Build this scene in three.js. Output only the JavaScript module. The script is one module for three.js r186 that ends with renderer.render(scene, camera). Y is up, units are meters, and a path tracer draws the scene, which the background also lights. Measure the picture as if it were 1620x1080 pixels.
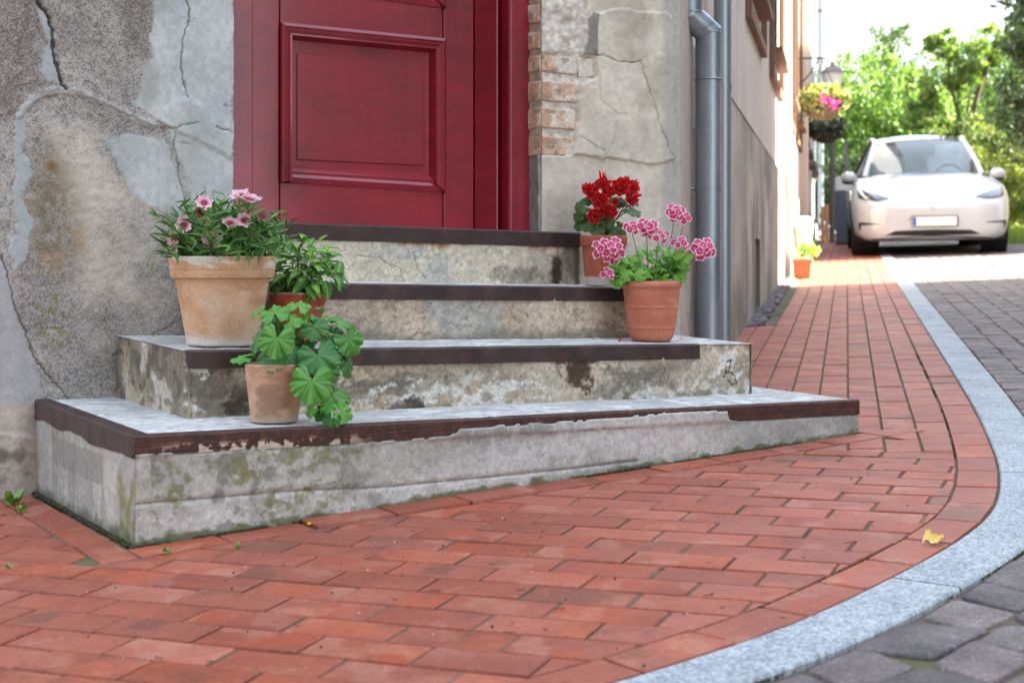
import * as THREE from 'three';
import { mergeGeometries, toCreasedNormals } from 'three/addons/utils/BufferGeometryUtils.js';
import { RoundedBoxGeometry } from 'three/addons/geometries/RoundedBoxGeometry.js';

// ---------------------------------------------------------------- camera, sky, sun, exposure
const scene = new THREE.Scene();
const EYE = 0.69, FPX = 2280, CX = 810, HORIZON = 430;      // 50 mm lens, level, shifted down a little
const camera = new THREE.PerspectiveCamera(2 * Math.atan(540 / FPX) * 180 / Math.PI, 1.5, 0.05, 600);
camera.position.set(0, EYE, 0);
camera.lookAt(0, EYE, -10);
camera.setViewOffset(1620, 1080, 0, 540 - HORIZON, 1620, 1080);
camera.focus = 3.9; camera.userData.fStop = 5;
const renderer = new THREE.WebGLRenderer({ antialias: true });
renderer.setSize(1024, 682);
renderer.toneMapping = THREE.LinearToneMapping;
renderer.toneMappingExposure = 11.8;
renderer.shadowMap.enabled = true;

const SUN = new THREE.Vector3(0.82, 0.53, -0.02).normalize();
{ // pale, slightly hazy morning sky
  const w = 256, h = 128, d = new Float32Array(w * h * 4);
  for (let j = 0; j < h; j++) for (let i = 0; i < w; i++) {
    const el = ((j + 0.5) / h - 0.5) * Math.PI, e = Math.max(0, Math.sin(el));
    const az = ((i + 0.5) / w - 0.5) * 2 * Math.PI;
    const dx = Math.cos(el) * Math.cos(az), dy = Math.sin(el), dz = Math.cos(el) * Math.sin(az);
    const c = Math.max(0, dx * SUN.x + dy * SUN.y + dz * SUN.z);
    const k = Math.pow(1 - e, 2.2), g = 0.22 * Math.pow(c, 4);
    const o = (j * w + i) * 4, m = el < 0 ? Math.max(0, 1 + el * 3) : 1;
    d[o] = 0.27 * (0.60 + 0.22 * k + g) * (0.3 + 0.7 * m); d[o + 1] = 0.27 * (0.71 + 0.16 * k + g * 0.95) * (0.3 + 0.7 * m); d[o + 2] = 0.27 * (0.90 + 0.02 * k + g * 0.8) * (0.3 + 0.7 * m); d[o + 3] = 1;
  }
  const t = new THREE.DataTexture(d, w, h, THREE.RGBAFormat, THREE.FloatType);
  t.mapping = THREE.EquirectangularReflectionMapping; t.magFilter = THREE.LinearFilter; t.needsUpdate = true;
  scene.background = t; scene.environment = t;
}
const sun = new THREE.DirectionalLight(new THREE.Color(1, 0.93, 0.8), 3.8);
sun.position.copy(SUN).multiplyScalar(60).add(new THREE.Vector3(4, 0, -14)); sun.target.position.set(4, 0, -14);
sun.castShadow = true; sun.shadow.mapSize.set(4096, 4096);
Object.assign(sun.shadow.camera, { left: -40, right: 40, top: 40, bottom: -40, near: 1, far: 160 });
scene.add(sun, sun.target);

// ---------------------------------------------------------------- helpers
function rng(a) { return () => { a |= 0; a = a + 0x6D2B79F5 | 0; let t = Math.imul(a ^ a >>> 15, 1 | a); t = t + Math.imul(t ^ t >>> 7, 61 | t) ^ t; return ((t ^ t >>> 14) >>> 0) / 4294967296; }; }
const R = rng(77);
const rr = (a, b, r = R) => a + (b - a) * r();
const clamp = (x, a = 0, b = 1) => x < a ? a : x > b ? b : x;
const lerp = (a, b, t) => a + (b - a) * t;
const ss = (a, b, x) => { const t = clamp((x - a) / (b - a)); return t * t * (3 - 2 * t); };
const mix3 = (a, b, t) => [a[0] + (b[0] - a[0]) * t, a[1] + (b[1] - a[1]) * t, a[2] + (b[2] - a[2]) * t];
function hash(x, y) { let h = Math.imul(x, 374761393) + Math.imul(y, 668265263) | 0; h = Math.imul(h ^ h >>> 13, 1274126177); return ((h ^ h >>> 16) >>> 0) / 4294967296; }
function vn(x, y) { // value noise, -1..1
  const xi = Math.floor(x), yi = Math.floor(y); let u = x - xi, v = y - yi; u = u * u * (3 - 2 * u); v = v * v * (3 - 2 * v);
  const a = hash(xi, yi), b = hash(xi + 1, yi), c = hash(xi, yi + 1), d = hash(xi + 1, yi + 1);
  return (a + (b - a) * u + (c - a) * v + (a - b - c + d) * u * v) * 2 - 1;
}
function fbm(x, y, o = 4) { let s = 0, a = 0.55; for (let i = 0; i < o; i++) { s += a * vn(x, y); const q = x * 1.62 - y * 1.22 + 17.3; y = x * 1.22 + y * 1.62 - 9.1; x = q; a *= 0.5; } return s; }
const used = {};
function numbered(n) { const k = used[n] = (used[n] ?? -1) + 1; return k ? n + '_' + String(k).padStart(3, '0') : n; }
function mesh(name, geo, mat, parent) {
  const m = new THREE.Mesh(geo, mat); m.name = parent ? name : numbered(name); m.castShadow = m.receiveShadow = true; (parent || scene).add(m); return m;
}
function tag(o, label, category, group) { o.userData.label = label; o.userData.category = category; if (group) o.userData.group = group; return o; }
function thing(name, label, category, pos = [0, 0, 0], rotY = 0, group) {
  const g = new THREE.Group(); g.name = numbered(name); g.position.set(...pos); g.rotation.y = rotY; scene.add(g); return tag(g, label, category, group);
}
function structure(o) { o.userData.kind = 'structure'; return o; }
function part(name, parent) { const g = new THREE.Group(); g.name = name; parent.add(g); return g; }
function tex(w, h, fn, srgb = true) { // fn(u, v) -> [r,g,b] 0..255
  const d = new Uint8Array(w * h * 4);
  for (let j = 0; j < h; j++) for (let i = 0; i < w; i++) { const c = fn((i + 0.5) / w, (j + 0.5) / h), o = (j * w + i) * 4; d[o] = clamp(c[0], 0, 255); d[o + 1] = clamp(c[1], 0, 255); d[o + 2] = clamp(c[2], 0, 255); d[o + 3] = 255; }
  const t = new THREE.DataTexture(d, w, h); t.magFilter = THREE.LinearFilter; t.minFilter = THREE.LinearMipmapLinearFilter; t.generateMipmaps = true;
  t.wrapS = t.wrapT = THREE.RepeatWrapping; if (srgb) t.colorSpace = THREE.SRGBColorSpace; t.needsUpdate = true; return t;
}
// tileable noise on the unit square
function tn(u, v, f, o = 4, seed = 0) { let s = 0, a = 0.55; for (let k = 0; k < o; k++) { const x = u * f, y = v * f, xi = Math.floor(x), yi = Math.floor(y); let p = x - xi, q = y - yi; p = p * p * (3 - 2 * p); q = q * q * (3 - 2 * q); const H = (i, j) => hash((i % f + f) % f + seed * 131, (j % f + f) % f + k * 977); const A = H(xi, yi), B = H(xi + 1, yi), C = H(xi, yi + 1), D = H(xi + 1, yi + 1); s += a * ((A + (B - A) * p + (C - A) * q + (A - B - C + D) * p * q) * 2 - 1); f *= 2; a *= 0.5; } return s; }
const std = (o) => new THREE.MeshStandardMaterial({ roughness: 0.9, side: THREE.DoubleSide, ...o });
const col = (r, g, b) => new THREE.Color().setRGB(r / 255, g / 255, b / 255, THREE.SRGBColorSpace);
function bumpTile(f, o, seed) { return tex(256, 256, (u, v) => { const k = 127 + 120 * tn(u, v, f, o, seed); return [k, k, k]; }, false); }
const grainBump = bumpTile(24, 4, 3), softBump = bumpTile(6, 4, 5);
// geometry from triangles / quads
class Geo {
  constructor() { this.p = []; this.uv = []; this.c = null; }
  tri(a, b, c, ua, ub, uc) { this.p.push(...a, ...b, ...c); this.uv.push(...(ua || [a[0], a[2]]), ...(ub || [b[0], b[2]]), ...(uc || [c[0], c[2]])); }
  quad(a, b, c, d, ua, ub, uc, ud) { this.tri(a, b, c, ua, ub, uc); this.tri(a, c, d, ua, uc, ud); }
  build(smooth = 0) {
    let g = new THREE.BufferGeometry(); g.setAttribute('position', new THREE.Float32BufferAttribute(this.p, 3)); g.setAttribute('uv', new THREE.Float32BufferAttribute(this.uv, 2));
    if (smooth) g = toCreasedNormals(g, smooth); else g.computeVertexNormals(); return g;
  }
}
function colored(g, fn) { const n = g.attributes.position.count, a = new Float32Array(n * 3), p = g.attributes.position; for (let i = 0; i < n; i++) { const c = fn(p.getX(i), p.getY(i), p.getZ(i), i); a.set(c, i * 3); } g.setAttribute('color', new THREE.BufferAttribute(a, 3)); return g; }
const lin = (r, g, b) => { const c = col(r, g, b); return [c.r, c.g, c.b]; };
function gridGeo(nx, ny, fn) { // fn(u,v) -> [x,y,z]; smooth indexed grid
  const p = [], uv = [], ix = [];
  for (let j = 0; j <= ny; j++) for (let i = 0; i <= nx; i++) { p.push(...fn(i / nx, j / ny)); uv.push(i / nx, j / ny); }
  for (let j = 0; j < ny; j++) for (let i = 0; i < nx; i++) { const a = j * (nx + 1) + i; ix.push(a, a + 1, a + nx + 2, a, a + nx + 2, a + nx + 1); }
  const g = new THREE.BufferGeometry(); g.setAttribute('position', new THREE.Float32BufferAttribute(p, 3)); g.setAttribute('uv', new THREE.Float32BufferAttribute(uv, 2)); g.setIndex(ix); g.computeVertexNormals(); return g;
}
function box(x0, x1, y0, y1, z0, z1, r = 0.003) { const g = new RoundedBoxGeometry(x1 - x0, y1 - y0, z1 - z0, 1, Math.min(r, (x1 - x0) / 2.1, (y1 - y0) / 2.1, (z1 - z0) / 2.1)); g.translate((x0 + x1) / 2, (y0 + y1) / 2, (z0 + z1) / 2); metreUV(g); return g; }
function metreUV(g) { const p = g.attributes.position, n = g.attributes.normal, uv = new Float32Array(p.count * 2); for (let i = 0; i < p.count; i++) { const ax = Math.abs(n.getX(i)), ay = Math.abs(n.getY(i)), az = Math.abs(n.getZ(i)); if (ay > ax && ay > az) { uv[2 * i] = p.getX(i); uv[2 * i + 1] = p.getZ(i); } else if (ax > az) { uv[2 * i] = p.getZ(i); uv[2 * i + 1] = p.getY(i); } else { uv[2 * i] = p.getX(i); uv[2 * i + 1] = p.getY(i); } } g.setAttribute('uv', new THREE.BufferAttribute(uv, 2)); return g; }
function tube(pts, r0, r1 = r0, seg = 12, rad = 6) { // tapered smooth tube
  const c = new THREE.CatmullRomCurve3(pts.map(p => new THREE.Vector3(...p))), fr = c.computeFrenetFrames(seg, false);
  return gridGeo(rad, seg, (u, v) => { const k = Math.round(v * seg), P = c.getPointAt(k / seg), r = lerp(r0, r1, v), a = u * 2 * Math.PI, n = fr.normals[k], b = fr.binormals[k]; return [P.x + r * (Math.cos(a) * n.x + Math.sin(a) * b.x), P.y + r * (Math.cos(a) * n.y + Math.sin(a) * b.y), P.z + r * (Math.cos(a) * n.z + Math.sin(a) * b.z)]; });
}
function mitreTube(pts, r, n = 28) { // straight pipe runs with mitred joints
  const P = pts.map(p => new THREE.Vector3(...p)), rings = [];
  let ref = new THREE.Vector3(1, 0, 0);
  for (let i = 0; i < P.length; i++) {
    const d0 = i ? P[i].clone().sub(P[i - 1]).normalize() : null, d1 = i < P.length - 1 ? P[i + 1].clone().sub(P[i]).normalize() : null;
    const d = d0 || d1, m = (d0 && d1) ? d0.clone().add(d1).normalize() : d;
    const a = ref.clone().addScaledVector(d, -ref.dot(d)).normalize(), b = new THREE.Vector3().crossVectors(d, a);
    rings.push([...Array(n + 1).keys()].map(k => { const t = k / n * 2 * Math.PI, q = a.clone().multiplyScalar(r * Math.cos(t)).addScaledVector(b, r * Math.sin(t)); q.addScaledVector(d, -q.dot(m) / d.dot(m)); return q.add(P[i]).toArray(); }));
  }
  const G = []; for (let i = 0; i < rings.length - 1; i++) G.push(gridGeo(n, 1, (u, v) => rings[i + Math.round(v)][Math.round(u * n)]));
  return mergeGeometries(G);
}

// ---------------------------------------------------------------- the lie of the land
const GX = 0.0362, GZ = 0.0403;             // the street climbs away and to the right
const soft = (v, a, b) => v < a ? a - 2 * (1 - Math.exp((v - a) / 2)) : v > b ? b + 2 * (1 - Math.exp((b - v) / 2)) : v;
const hg = (X, Z) => GX * soft(X, -5, 9) + GZ * soft(Z, -6, 36);   // X right, Z away from the camera (world z = -Z)
const G = (px, py) => { const dx = (px - CX) / FPX, dy = (HORIZON - py) / FPX, Z = EYE / (GX * dx + GZ - dy); return [dx * Z, Z]; };   // photo pixel -> point on the ground
const at = (px, py, Z) => [(px - CX) / FPX * Z, EYE + (HORIZON - py) / FPX * Z, -Z];
const N_GROUND = new THREE.Vector3(-GX, 1, GZ).normalize(), Q_GROUND = new THREE.Quaternion().setFromUnitVectors(new THREE.Vector3(0, 1, 0), N_GROUND);
// the cut-off corner with the door: u runs along it, n into the house
const TH = 57.6 * Math.PI / 180, U = [Math.sin(TH), Math.cos(TH)], NN = [-Math.cos(TH), Math.sin(TH)], P0 = G(213, 865);
const dot = (a, b) => a[0] * b[0] + a[1] * b[1];
const so = (X, Z) => { const d = [X - P0[0], Z - P0[1]]; return [dot(d, U), dot(d, NN)]; };   // ground point -> (s, off)
const fromSO = (s, o) => [P0[0] + s * U[0] + o * NN[0], P0[1] + s * U[1] + o * NN[1]];
const W = (px, py, off) => { const d = [(px - CX) / FPX, 1], Z = (dot(P0, NN) + off) / dot(d, NN); return [dot([d[0] * Z - P0[0], Z - P0[1]], U), EYE - (py - HORIZON) / FPX * Z]; };
const CORNER_ROT = Math.PI / 2 - TH;        // local x = u, local z = outward
const SV = [Math.sin(13.1 * Math.PI / 180), Math.cos(13.1 * Math.PI / 180)], SN = [SV[1], -SV[0]];   // along the street facade, and out of it
const WALL = 0.83, CS = 2.15, C = fromSO(CS, WALL);
// ---------------------------------------------------------------- reliefs: rendered surfaces with their own height field and colour
function sdPoly(x, y, P) { // >0 inside
  let d = 1e9, c = false;
  for (let i = 0, j = P.length - 1; i < P.length; j = i++) {
    const ax = P[j][0], ay = P[j][1], bx = P[i][0] - ax, by = P[i][1] - ay, t = clamp(((x - ax) * bx + (y - ay) * by) / (bx * bx + by * by + 1e-12)), ex = x - ax - bx * t, ey = y - ay - by * t;
    d = Math.min(d, ex * ex + ey * ey);
    if ((P[i][1] > y) !== (ay > y) && x < (P[j][0] - P[i][0]) * (y - P[i][1]) / (ay - P[i][1]) + P[i][0]) c = !c;
  }
  return (c ? 1 : -1) * Math.sqrt(d);
}
function dLine(x, y, P) { let d = 1e9; for (let i = 1; i < P.length; i++) { const ax = P[i - 1][0], ay = P[i - 1][1], bx = P[i][0] - ax, by = P[i][1] - ay, t = clamp(((x - ax) * bx + (y - ay) * by) / (bx * bx + by * by + 1e-12)), ex = x - ax - bx * t, ey = y - ay - by * t; d = Math.min(d, ex * ex + ey * ey); } return Math.sqrt(d); }
// poly / line lists in photo pixels on the plane `off`
const onPlane = (off) => (...pts) => pts.map(p => W(p[0], p[1], off));
class Feature { constructor(P, line) { this.P = P; this.line = line; let x0 = 1e9, x1 = -1e9, y0 = 1e9, y1 = -1e9; for (const p of P) { x0 = Math.min(x0, p[0]); x1 = Math.max(x1, p[0]); y0 = Math.min(y0, p[1]); y1 = Math.max(y1, p[1]); } this.b = [x0 - 0.06, x1 + 0.06, y0 - 0.06, y1 + 0.06]; }
  d(x, y) { const b = this.b; if (x < b[0] || x > b[1] || y < b[2] || y > b[3]) return this.line ? 1 : -1; return this.line ? dLine(x, y, this.P) : sdPoly(x, y, this.P); } }
const poly = (P) => new Feature(P, false), line = (P) => new Feature(P, true);
function relief(name, o, parent) { // o: s0,s1, t0(s),t1(s), cell, texel, pos(s,t,h), height(s,t), color(s,t)
  const nx = Math.max(1, Math.round((o.s1 - o.s0) / o.cell)), tm = (o.s0 + o.s1) / 2, ny = Math.max(1, Math.round((o.t1(tm) - o.t0(tm)) / o.cell));
  const g = gridGeo(nx, ny, (u, v) => { const s = lerp(o.s0, o.s1, u), t = lerp(o.t0(s), o.t1(s), v); return o.pos(s, t, o.height(s, t)); });
  const w = Math.min(2048, Math.ceil((o.s1 - o.s0) / o.texel)), h = Math.min(2048, Math.max(4, Math.ceil((o.t1(tm) - o.t0(tm)) / o.texel)));
  const map = tex(w, h, (u, v) => { const s = lerp(o.s0, o.s1, u); return o.color(s, lerp(o.t0(s), o.t1(s), v)); });
  map.wrapS = map.wrapT = THREE.ClampToEdgeWrapping;
  return mesh(name, g, std({ map, roughness: o.rough ?? 0.92 }), parent);
}
// speckle shared by the renders
function speck(s, t, f) { return hash(Math.floor(s * f), Math.floor(t * f)); }
// ---------------------------------------------------------------- ground, road, kerb, pavement
const AX = (c, a) => [c * SN[0] + a * SV[0], c * SN[1] + a * SV[1]];      // (across, along) the street -> (X, Z)
const gp = (X, Z, dy = 0) => [X, hg(X, Z) + dy, -Z];
function sheet(nx, ny, fn) { const g = gridGeo(nx, ny, fn), p = g.attributes.position, uv = new Float32Array(p.count * 2); for (let i = 0; i < p.count; i++) { uv[2 * i] = p.getX(i); uv[2 * i + 1] = p.getZ(i); } g.setAttribute('uv', new THREE.BufferAttribute(uv, 2)); return g; }
const dirtMap = tex(512, 512, (u, v) => { const a = tn(u, v, 8, 5, 1), b = tn(u, v, 40, 3, 2), m = ss(0.0, 0.3, tn(u, v, 5, 5, 9)); const c = mix3([78, 70, 58], [122, 110, 92], 0.5 + a * 0.6 + b * 0.3); return mix3(c, [84, 90, 48], m * 0.6); });
const dirtMat = std({ map: dirtMap, bumpMap: grainBump, bumpScale: 0.006, roughness: 1 });
const earthMap = tex(512, 512, (u, v) => { const a = tn(u, v, 6, 6, 4); return mix3([70, 74, 38], [128, 122, 84], 0.5 + a * 0.7); });
const ground = structure(mesh('ground', sheet(90, 120, (u, v) => { const X = lerp(-60, 90, u), Z = lerp(-30, 160, v); return [X, hg(X, Z) - 0.13, -Z]; }), std({ map: earthMap, roughness: 1 })));

// kerb line: inner edge, from the far end of the street, round the corner, then parallel to the steps
const kerbPts = [[0.4, 30], [0.405, 17], [0.405, 11], [0.408, 7], [0.408, 5.4], [0.403, 4.7], [0.393, 4.26], [0.381, 3.91], [0.349, 3.55], [0.309, 3.31], [0.233, 3.063], [0.109, 2.779], [-0.078, 2.421], [-0.226, 2.208], [-0.40, 2.0], [-0.85, 1.53], [-1.3, 1.2], [-2.0, 1.0], [-4, 0.95], [-9, 0.95]].map(p => AX(...p)).reverse();
const kerbCurve = new THREE.CatmullRomCurve3(kerbPts.map(p => new THREE.Vector3(p[0], 0, p[1])), false, 'centripetal'); kerbCurve.arcLengthDivisions = 2000;
const KL = kerbCurve.getLength();
const KS = [...Array(3001).keys()].map(i => { const p = kerbCurve.getPointAt(i / 3000), t = kerbCurve.getTangentAt(i / 3000); return { X: p.x, Z: p.z, tx: t.x, tz: t.z, l: i / 3000 * KL }; });
const kAt = (l) => { const f = clamp(l / KL) * 3000, i = Math.min(2999, Math.floor(f)), t = f - i, a = KS[i], b = KS[i + 1]; return { X: lerp(a.X, b.X, t), Z: lerp(a.Z, b.Z, t), tx: lerp(a.tx, b.tx, t), tz: lerp(a.tz, b.tz, t) }; };
const kOff = (l, o) => { const k = kAt(l); return [k.X + o * k.tz, k.Z - o * k.tx]; };   // +o = towards the road
function kNear(X, Z) { let b = 1e9, q = KS[0]; for (let i = 0; i < KS.length; i += 6) { const k = KS[i], d = (k.X - X) ** 2 + (k.Z - Z) ** 2; if (d < b) { b = d; q = k; } } return q; }
const clipHalf = (P, o, nx, nz) => { // keep (p - o).n <= 0
  const out = []; for (let i = 0; i < P.length; i++) { const a = P[i], b = P[(i + 1) % P.length], da = (a[0] - o[0]) * nx + (a[1] - o[1]) * nz, db = (b[0] - o[0]) * nx + (b[1] - o[1]) * nz; if (da <= 0) out.push(a); if ((da < 0) !== (db < 0) && da !== db) { const t = da / (da - db); out.push([a[0] + (b[0] - a[0]) * t, a[1] + (b[1] - a[1]) * t]); } } return out; };
const area = (P) => { let s = 0; for (let i = 0; i < P.length; i++) { const a = P[i], b = P[(i + 1) % P.length]; s += a[0] * b[1] - b[0] * a[1]; } return s / 2; };
const centre = (P) => { let x = 0, y = 0; for (const p of P) { x += p[0]; y += p[1]; } return [x / P.length, y / P.length]; };
function inset(P, d) { // shrink a convex polygon
  let Q = P; const s = Math.sign(area(P)); for (let i = 0; i < P.length; i++) { const a = P[i], b = P[(i + 1) % P.length], ex = b[0] - a[0], ez = b[1] - a[1], L = Math.hypot(ex, ez); if (L < 1e-4) continue; const nx = s * ez / L, nz = -s * ex / L; Q = clipHalf(Q, [a[0] - nx * d, a[1] - nz * d], nx, nz); if (Q.length < 3) return null; } return Q;
}
// a paving piece: polygon (X, Z about its centre) with chamfered arrises
function piece(P, rings, uo) { // rings: [inset, depth] from the outside bottom to the top
  const g = new Geo(), L = []; if (area(P) < 0) P = P.slice().reverse();
  for (const [i, y] of rings) { const Q = i > 0 ? scaleIn(P, i) : P; L.push(Q.map(p => [p[0], y, -p[1]])); }
  const uv = (p) => [p[0] + uo[0], p[2] + uo[1]];
  for (let k = 0; k < L.length - 1; k++) for (let i = 0; i < P.length; i++) { const j = (i + 1) % P.length; g.quad(L[k][i], L[k][j], L[k + 1][j], L[k + 1][i], uv(L[k][i]), uv(L[k][j]), uv(L[k + 1][j]), uv(L[k + 1][i])); }
  const T = L[L.length - 1]; for (let i = 1; i < P.length - 1; i++) g.tri(T[0], T[i], T[i + 1], uv(T[0]), uv(T[i]), uv(T[i + 1]));
  return g.build(0.7);
}
function scaleIn(P, d) { const c = centre(P); return P.map(p => { const x = p[0] - c[0], z = p[1] - c[1], l = Math.hypot(x, z) || 1; return [c[0] + x * (1 - d * 1.25 / l), c[1] + z * (1 - d * 1.25 / l)]; }); }
const roundCorners = (P, d) => { const o = []; for (let i = 0; i < P.length; i++) { const a = P[(i + P.length - 1) % P.length], b = P[i], c = P[(i + 1) % P.length]; const f = (q) => { const l = Math.hypot(q[0] - b[0], q[1] - b[1]), t = Math.min(0.4, d / l); return [lerp(b[0], q[0], t), lerp(b[1], q[1], t)]; }; o.push(f(a), f(c)); } return o; };
const inView = (X, Z) => { if (Z < 1.2) return 0; const x = CX + FPX * X / Z, y = HORIZON + FPX * (EYE - hg(X, Z)) / Z; return x > -40 && x < 1660 && y < 1120 ? 1 : 0; };

// --- clay pavers
const paverMap = tex(1024, 1024, (u, v) => {
  const a = tn(u, v, 5, 5, 11), b = tn(u, v, 90, 3, 12), w = ss(0.22, 0.5, tn(u, v, 9, 5, 13)), d = ss(0.2, 0.55, tn(u, v, 7, 6, 14)), sp = hash(Math.floor(u * 420), Math.floor(v * 420)), o = ss(0.15, 0.45, tn(u, v, 6, 4, 15));
  let c = mix3([140, 72, 54], [163, 94, 74], 0.5 + a * 0.9); c = mix3(c, [172, 82, 48], o * 0.5); c = mix3(c, [180, 132, 114], w * 0.4); c = mix3(c, [96, 66, 52], d * 0.45);
  const k = 1 + b * 0.10 + (sp > 0.985 ? -0.3 : sp < 0.006 ? 0.3 : 0); return [c[0] * k, c[1] * k, c[2] * k];
});
paverMap.repeat.set(1 / 0.9, 1 / 0.9);
const paverMats = [[1, 1, 1], [0.94, 0.94, 0.94], [1.0, 0.93, 0.86], [0.86, 0.84, 0.84], [1.06, 1.07, 1.08], [0.96, 0.88, 0.82], [1.0, 1.02, 1.06], [1.08, 1.0, 0.92], [0.9, 0.82, 0.78]].map(c => std({ map: paverMap, color: new THREE.Color().setRGB(...c), bumpMap: grainBump, bumpScale: 0.0018, roughness: 0.6 }));
const RP = rng(5);
const pavers = [];      // {P (X,Z polygon), mat}
function addPaver(P, joint = 0.0042) { const Q = inset(P, joint); if (!Q || Q.length < 3 || Math.abs(area(Q)) < 0.0003) return; pavers.push({ P: Q, c: centre(Q) }); }
const CD = 4.09, BORD = 0.104, LB = 0.106;      // where the far bond starts; width of the border courses
// border course along the kerb
for (let l = 0.02; l < KL - 0.3;) { const w = 0.2 + rr(-0.006, 0.006, RP), P = [kOff(l, -BORD), kOff(l + w, -BORD), kOff(l + w, -0.002), kOff(l, -0.002)]; addPaver(P, 0.0035); l += w + 0.002; }
// border course along the lowest step, front and left side
for (let s = -0.02; s < 2.34; s += 0.2015) { const a = s, b = Math.min(2.36, s + 0.2); addPaver([fromSO(a, -LB), fromSO(b, -LB), fromSO(b, -0.006), fromSO(a, -0.006)], 0.003); }
for (let o = -LB; o < 0.8; o += 0.2015) addPaver([fromSO(-LB, o), fromSO(-0.022, o), fromSO(-0.022, Math.min(0.8, o + 0.2)), fromSO(-LB, Math.min(0.8, o + 0.2))], 0.003);
// near bond: rows running across
{ const al = -23 * Math.PI / 180, e1 = [Math.cos(al), Math.sin(al)], e2 = [-Math.sin(al), Math.cos(al)];
  for (let r = -30; r < 70; r++) { const sh = (r & 1 ? 0.1 : 0) + rr(-0.012, 0.012, RP); for (let k = -24; k < 24; k++) {
    const x0 = k * 0.2025 + sh, y0 = r * 0.0985 + 1.0; const ge = rr(0, 0.003, RP); let P = [[x0 + ge, y0], [x0 + 0.2025, y0], [x0 + 0.2025, y0 + 0.0985], [x0 + ge, y0 + 0.0985]].map(q => [q[0] * e1[0] + q[1] * e2[0], q[0] * e1[1] + q[1] * e2[1]]);
    const c = centre(P), [s, o] = so(...c); if (c[1] < 0.6 || c[1] > 5.5 || c[0] < -2.9) continue;
    const kn = kNear(...c), kd = (c[0] - kn.X) * kn.tz - (c[1] - kn.Z) * kn.tx; if (kd > 0.02) continue;
    if (o > 0.8 + Math.max(0, -s) * 0.6) continue;
    if (o > -LB + 0.09 && s > -LB + 0.09 && s < 2.36) continue;
    if (s < -LB + 0.06 && o > -LB) P = clipHalf(P, fromSO(-LB, 0), U[0], U[1]);
    else if (s > 2.36 && o > -LB) P = clipHalf(P, fromSO(2.365, 0), -U[0], -U[1]);
    else if (s < -LB - 0.02) { if (o > -LB - 0.06) P = clipHalf(P, fromSO(-LB, 0), U[0], U[1]); }
    else if (s < 2.5) P = clipHalf(P, fromSO(0, -LB), NN[0], NN[1]);
    if (P.length < 3) continue;
    P = clipHalf(P, AX(0, CD), SV[0], SV[1]); if (P.length < 3) continue;
    P = clipHalf(P, [kn.X - BORD * kn.tz, kn.Z + BORD * kn.tx], kn.tz, -kn.tx); if (P.length < 3) continue;
    addPaver(P, 0.003);
  } } }
// far bond: courses running up the street
for (let k = 0; k < 11; k++) { const c1 = 0.405 - BORD - k * 0.0995, c0 = c1 - 0.0986; for (let a = CD - 0.2 + rr(0, 0.2, RP); a < 27; a += 0.203) {
  let P = [AX(c0, a), AX(c1, a), AX(c1, a + 0.203), AX(c0, a + 0.203)]; const c = centre(P), [s, o] = so(...c);
  if (a > 8.2 && c0 < -0.585 + 0.11) continue; if (c0 < -0.64) continue;
  if (o > -0.12 && o < 0.25 && s < 2.36) P = s > 2.1 ? clipHalf(P, fromSO(2.2, 0), -U[0], -U[1]) : [];
  else if (o <= -0.12 && s < 2.4) P = clipHalf(P, fromSO(0, -LB), NN[0], NN[1]);
  else if (o >= 0.25 && s < 2.2) P = s > 1.98 ? clipHalf(P, fromSO(2.05, 0), -U[0], -U[1]) : [];
  if (P.length < 3) continue;
  const kn = kNear(...c); P = clipHalf(P, [kn.X - BORD * kn.tz, kn.Z + BORD * kn.tx], kn.tz, -kn.tx); if (P.length < 3) continue;
  P = clipHalf(P, AX(0, CD), -SV[0], -SV[1]); if (P.length < 3) continue;
  P = clipHalf(P, AX(-0.585, 0), -SN[0], -SN[1]); if (P.length < 3) continue;
  addPaver(P, 0.003);
} }
const pavement = structure(mesh('pavement', (() => { // bedding under the pavers
  const g = new Geo(), put = (P) => { for (let i = 1; i < P.length - 1; i++) g.tri(gp(...P[0], -0.0045), gp(...P[i], -0.0045), gp(...P[i + 1], -0.0045)); };
  for (let i = 0; i < 300; i++) { const l0 = i / 300 * KL, l1 = (i + 1) / 300 * KL; put([kOff(l0, -1.9), kOff(l1, -1.9), kOff(l1, 0.01), kOff(l0, 0.01)]); } return g.build();
})(), dirtMat));
function place(m, c, dy, tilt = 0.004, r = RP) { m.position.set(c[0], hg(...c) + dy, -c[1]); m.quaternion.copy(Q_GROUND); const q = new THREE.Quaternion().setFromEuler(new THREE.Euler(rr(-tilt, tilt, r), 0, rr(-tilt, tilt, r))); m.quaternion.multiply(q); }
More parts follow.
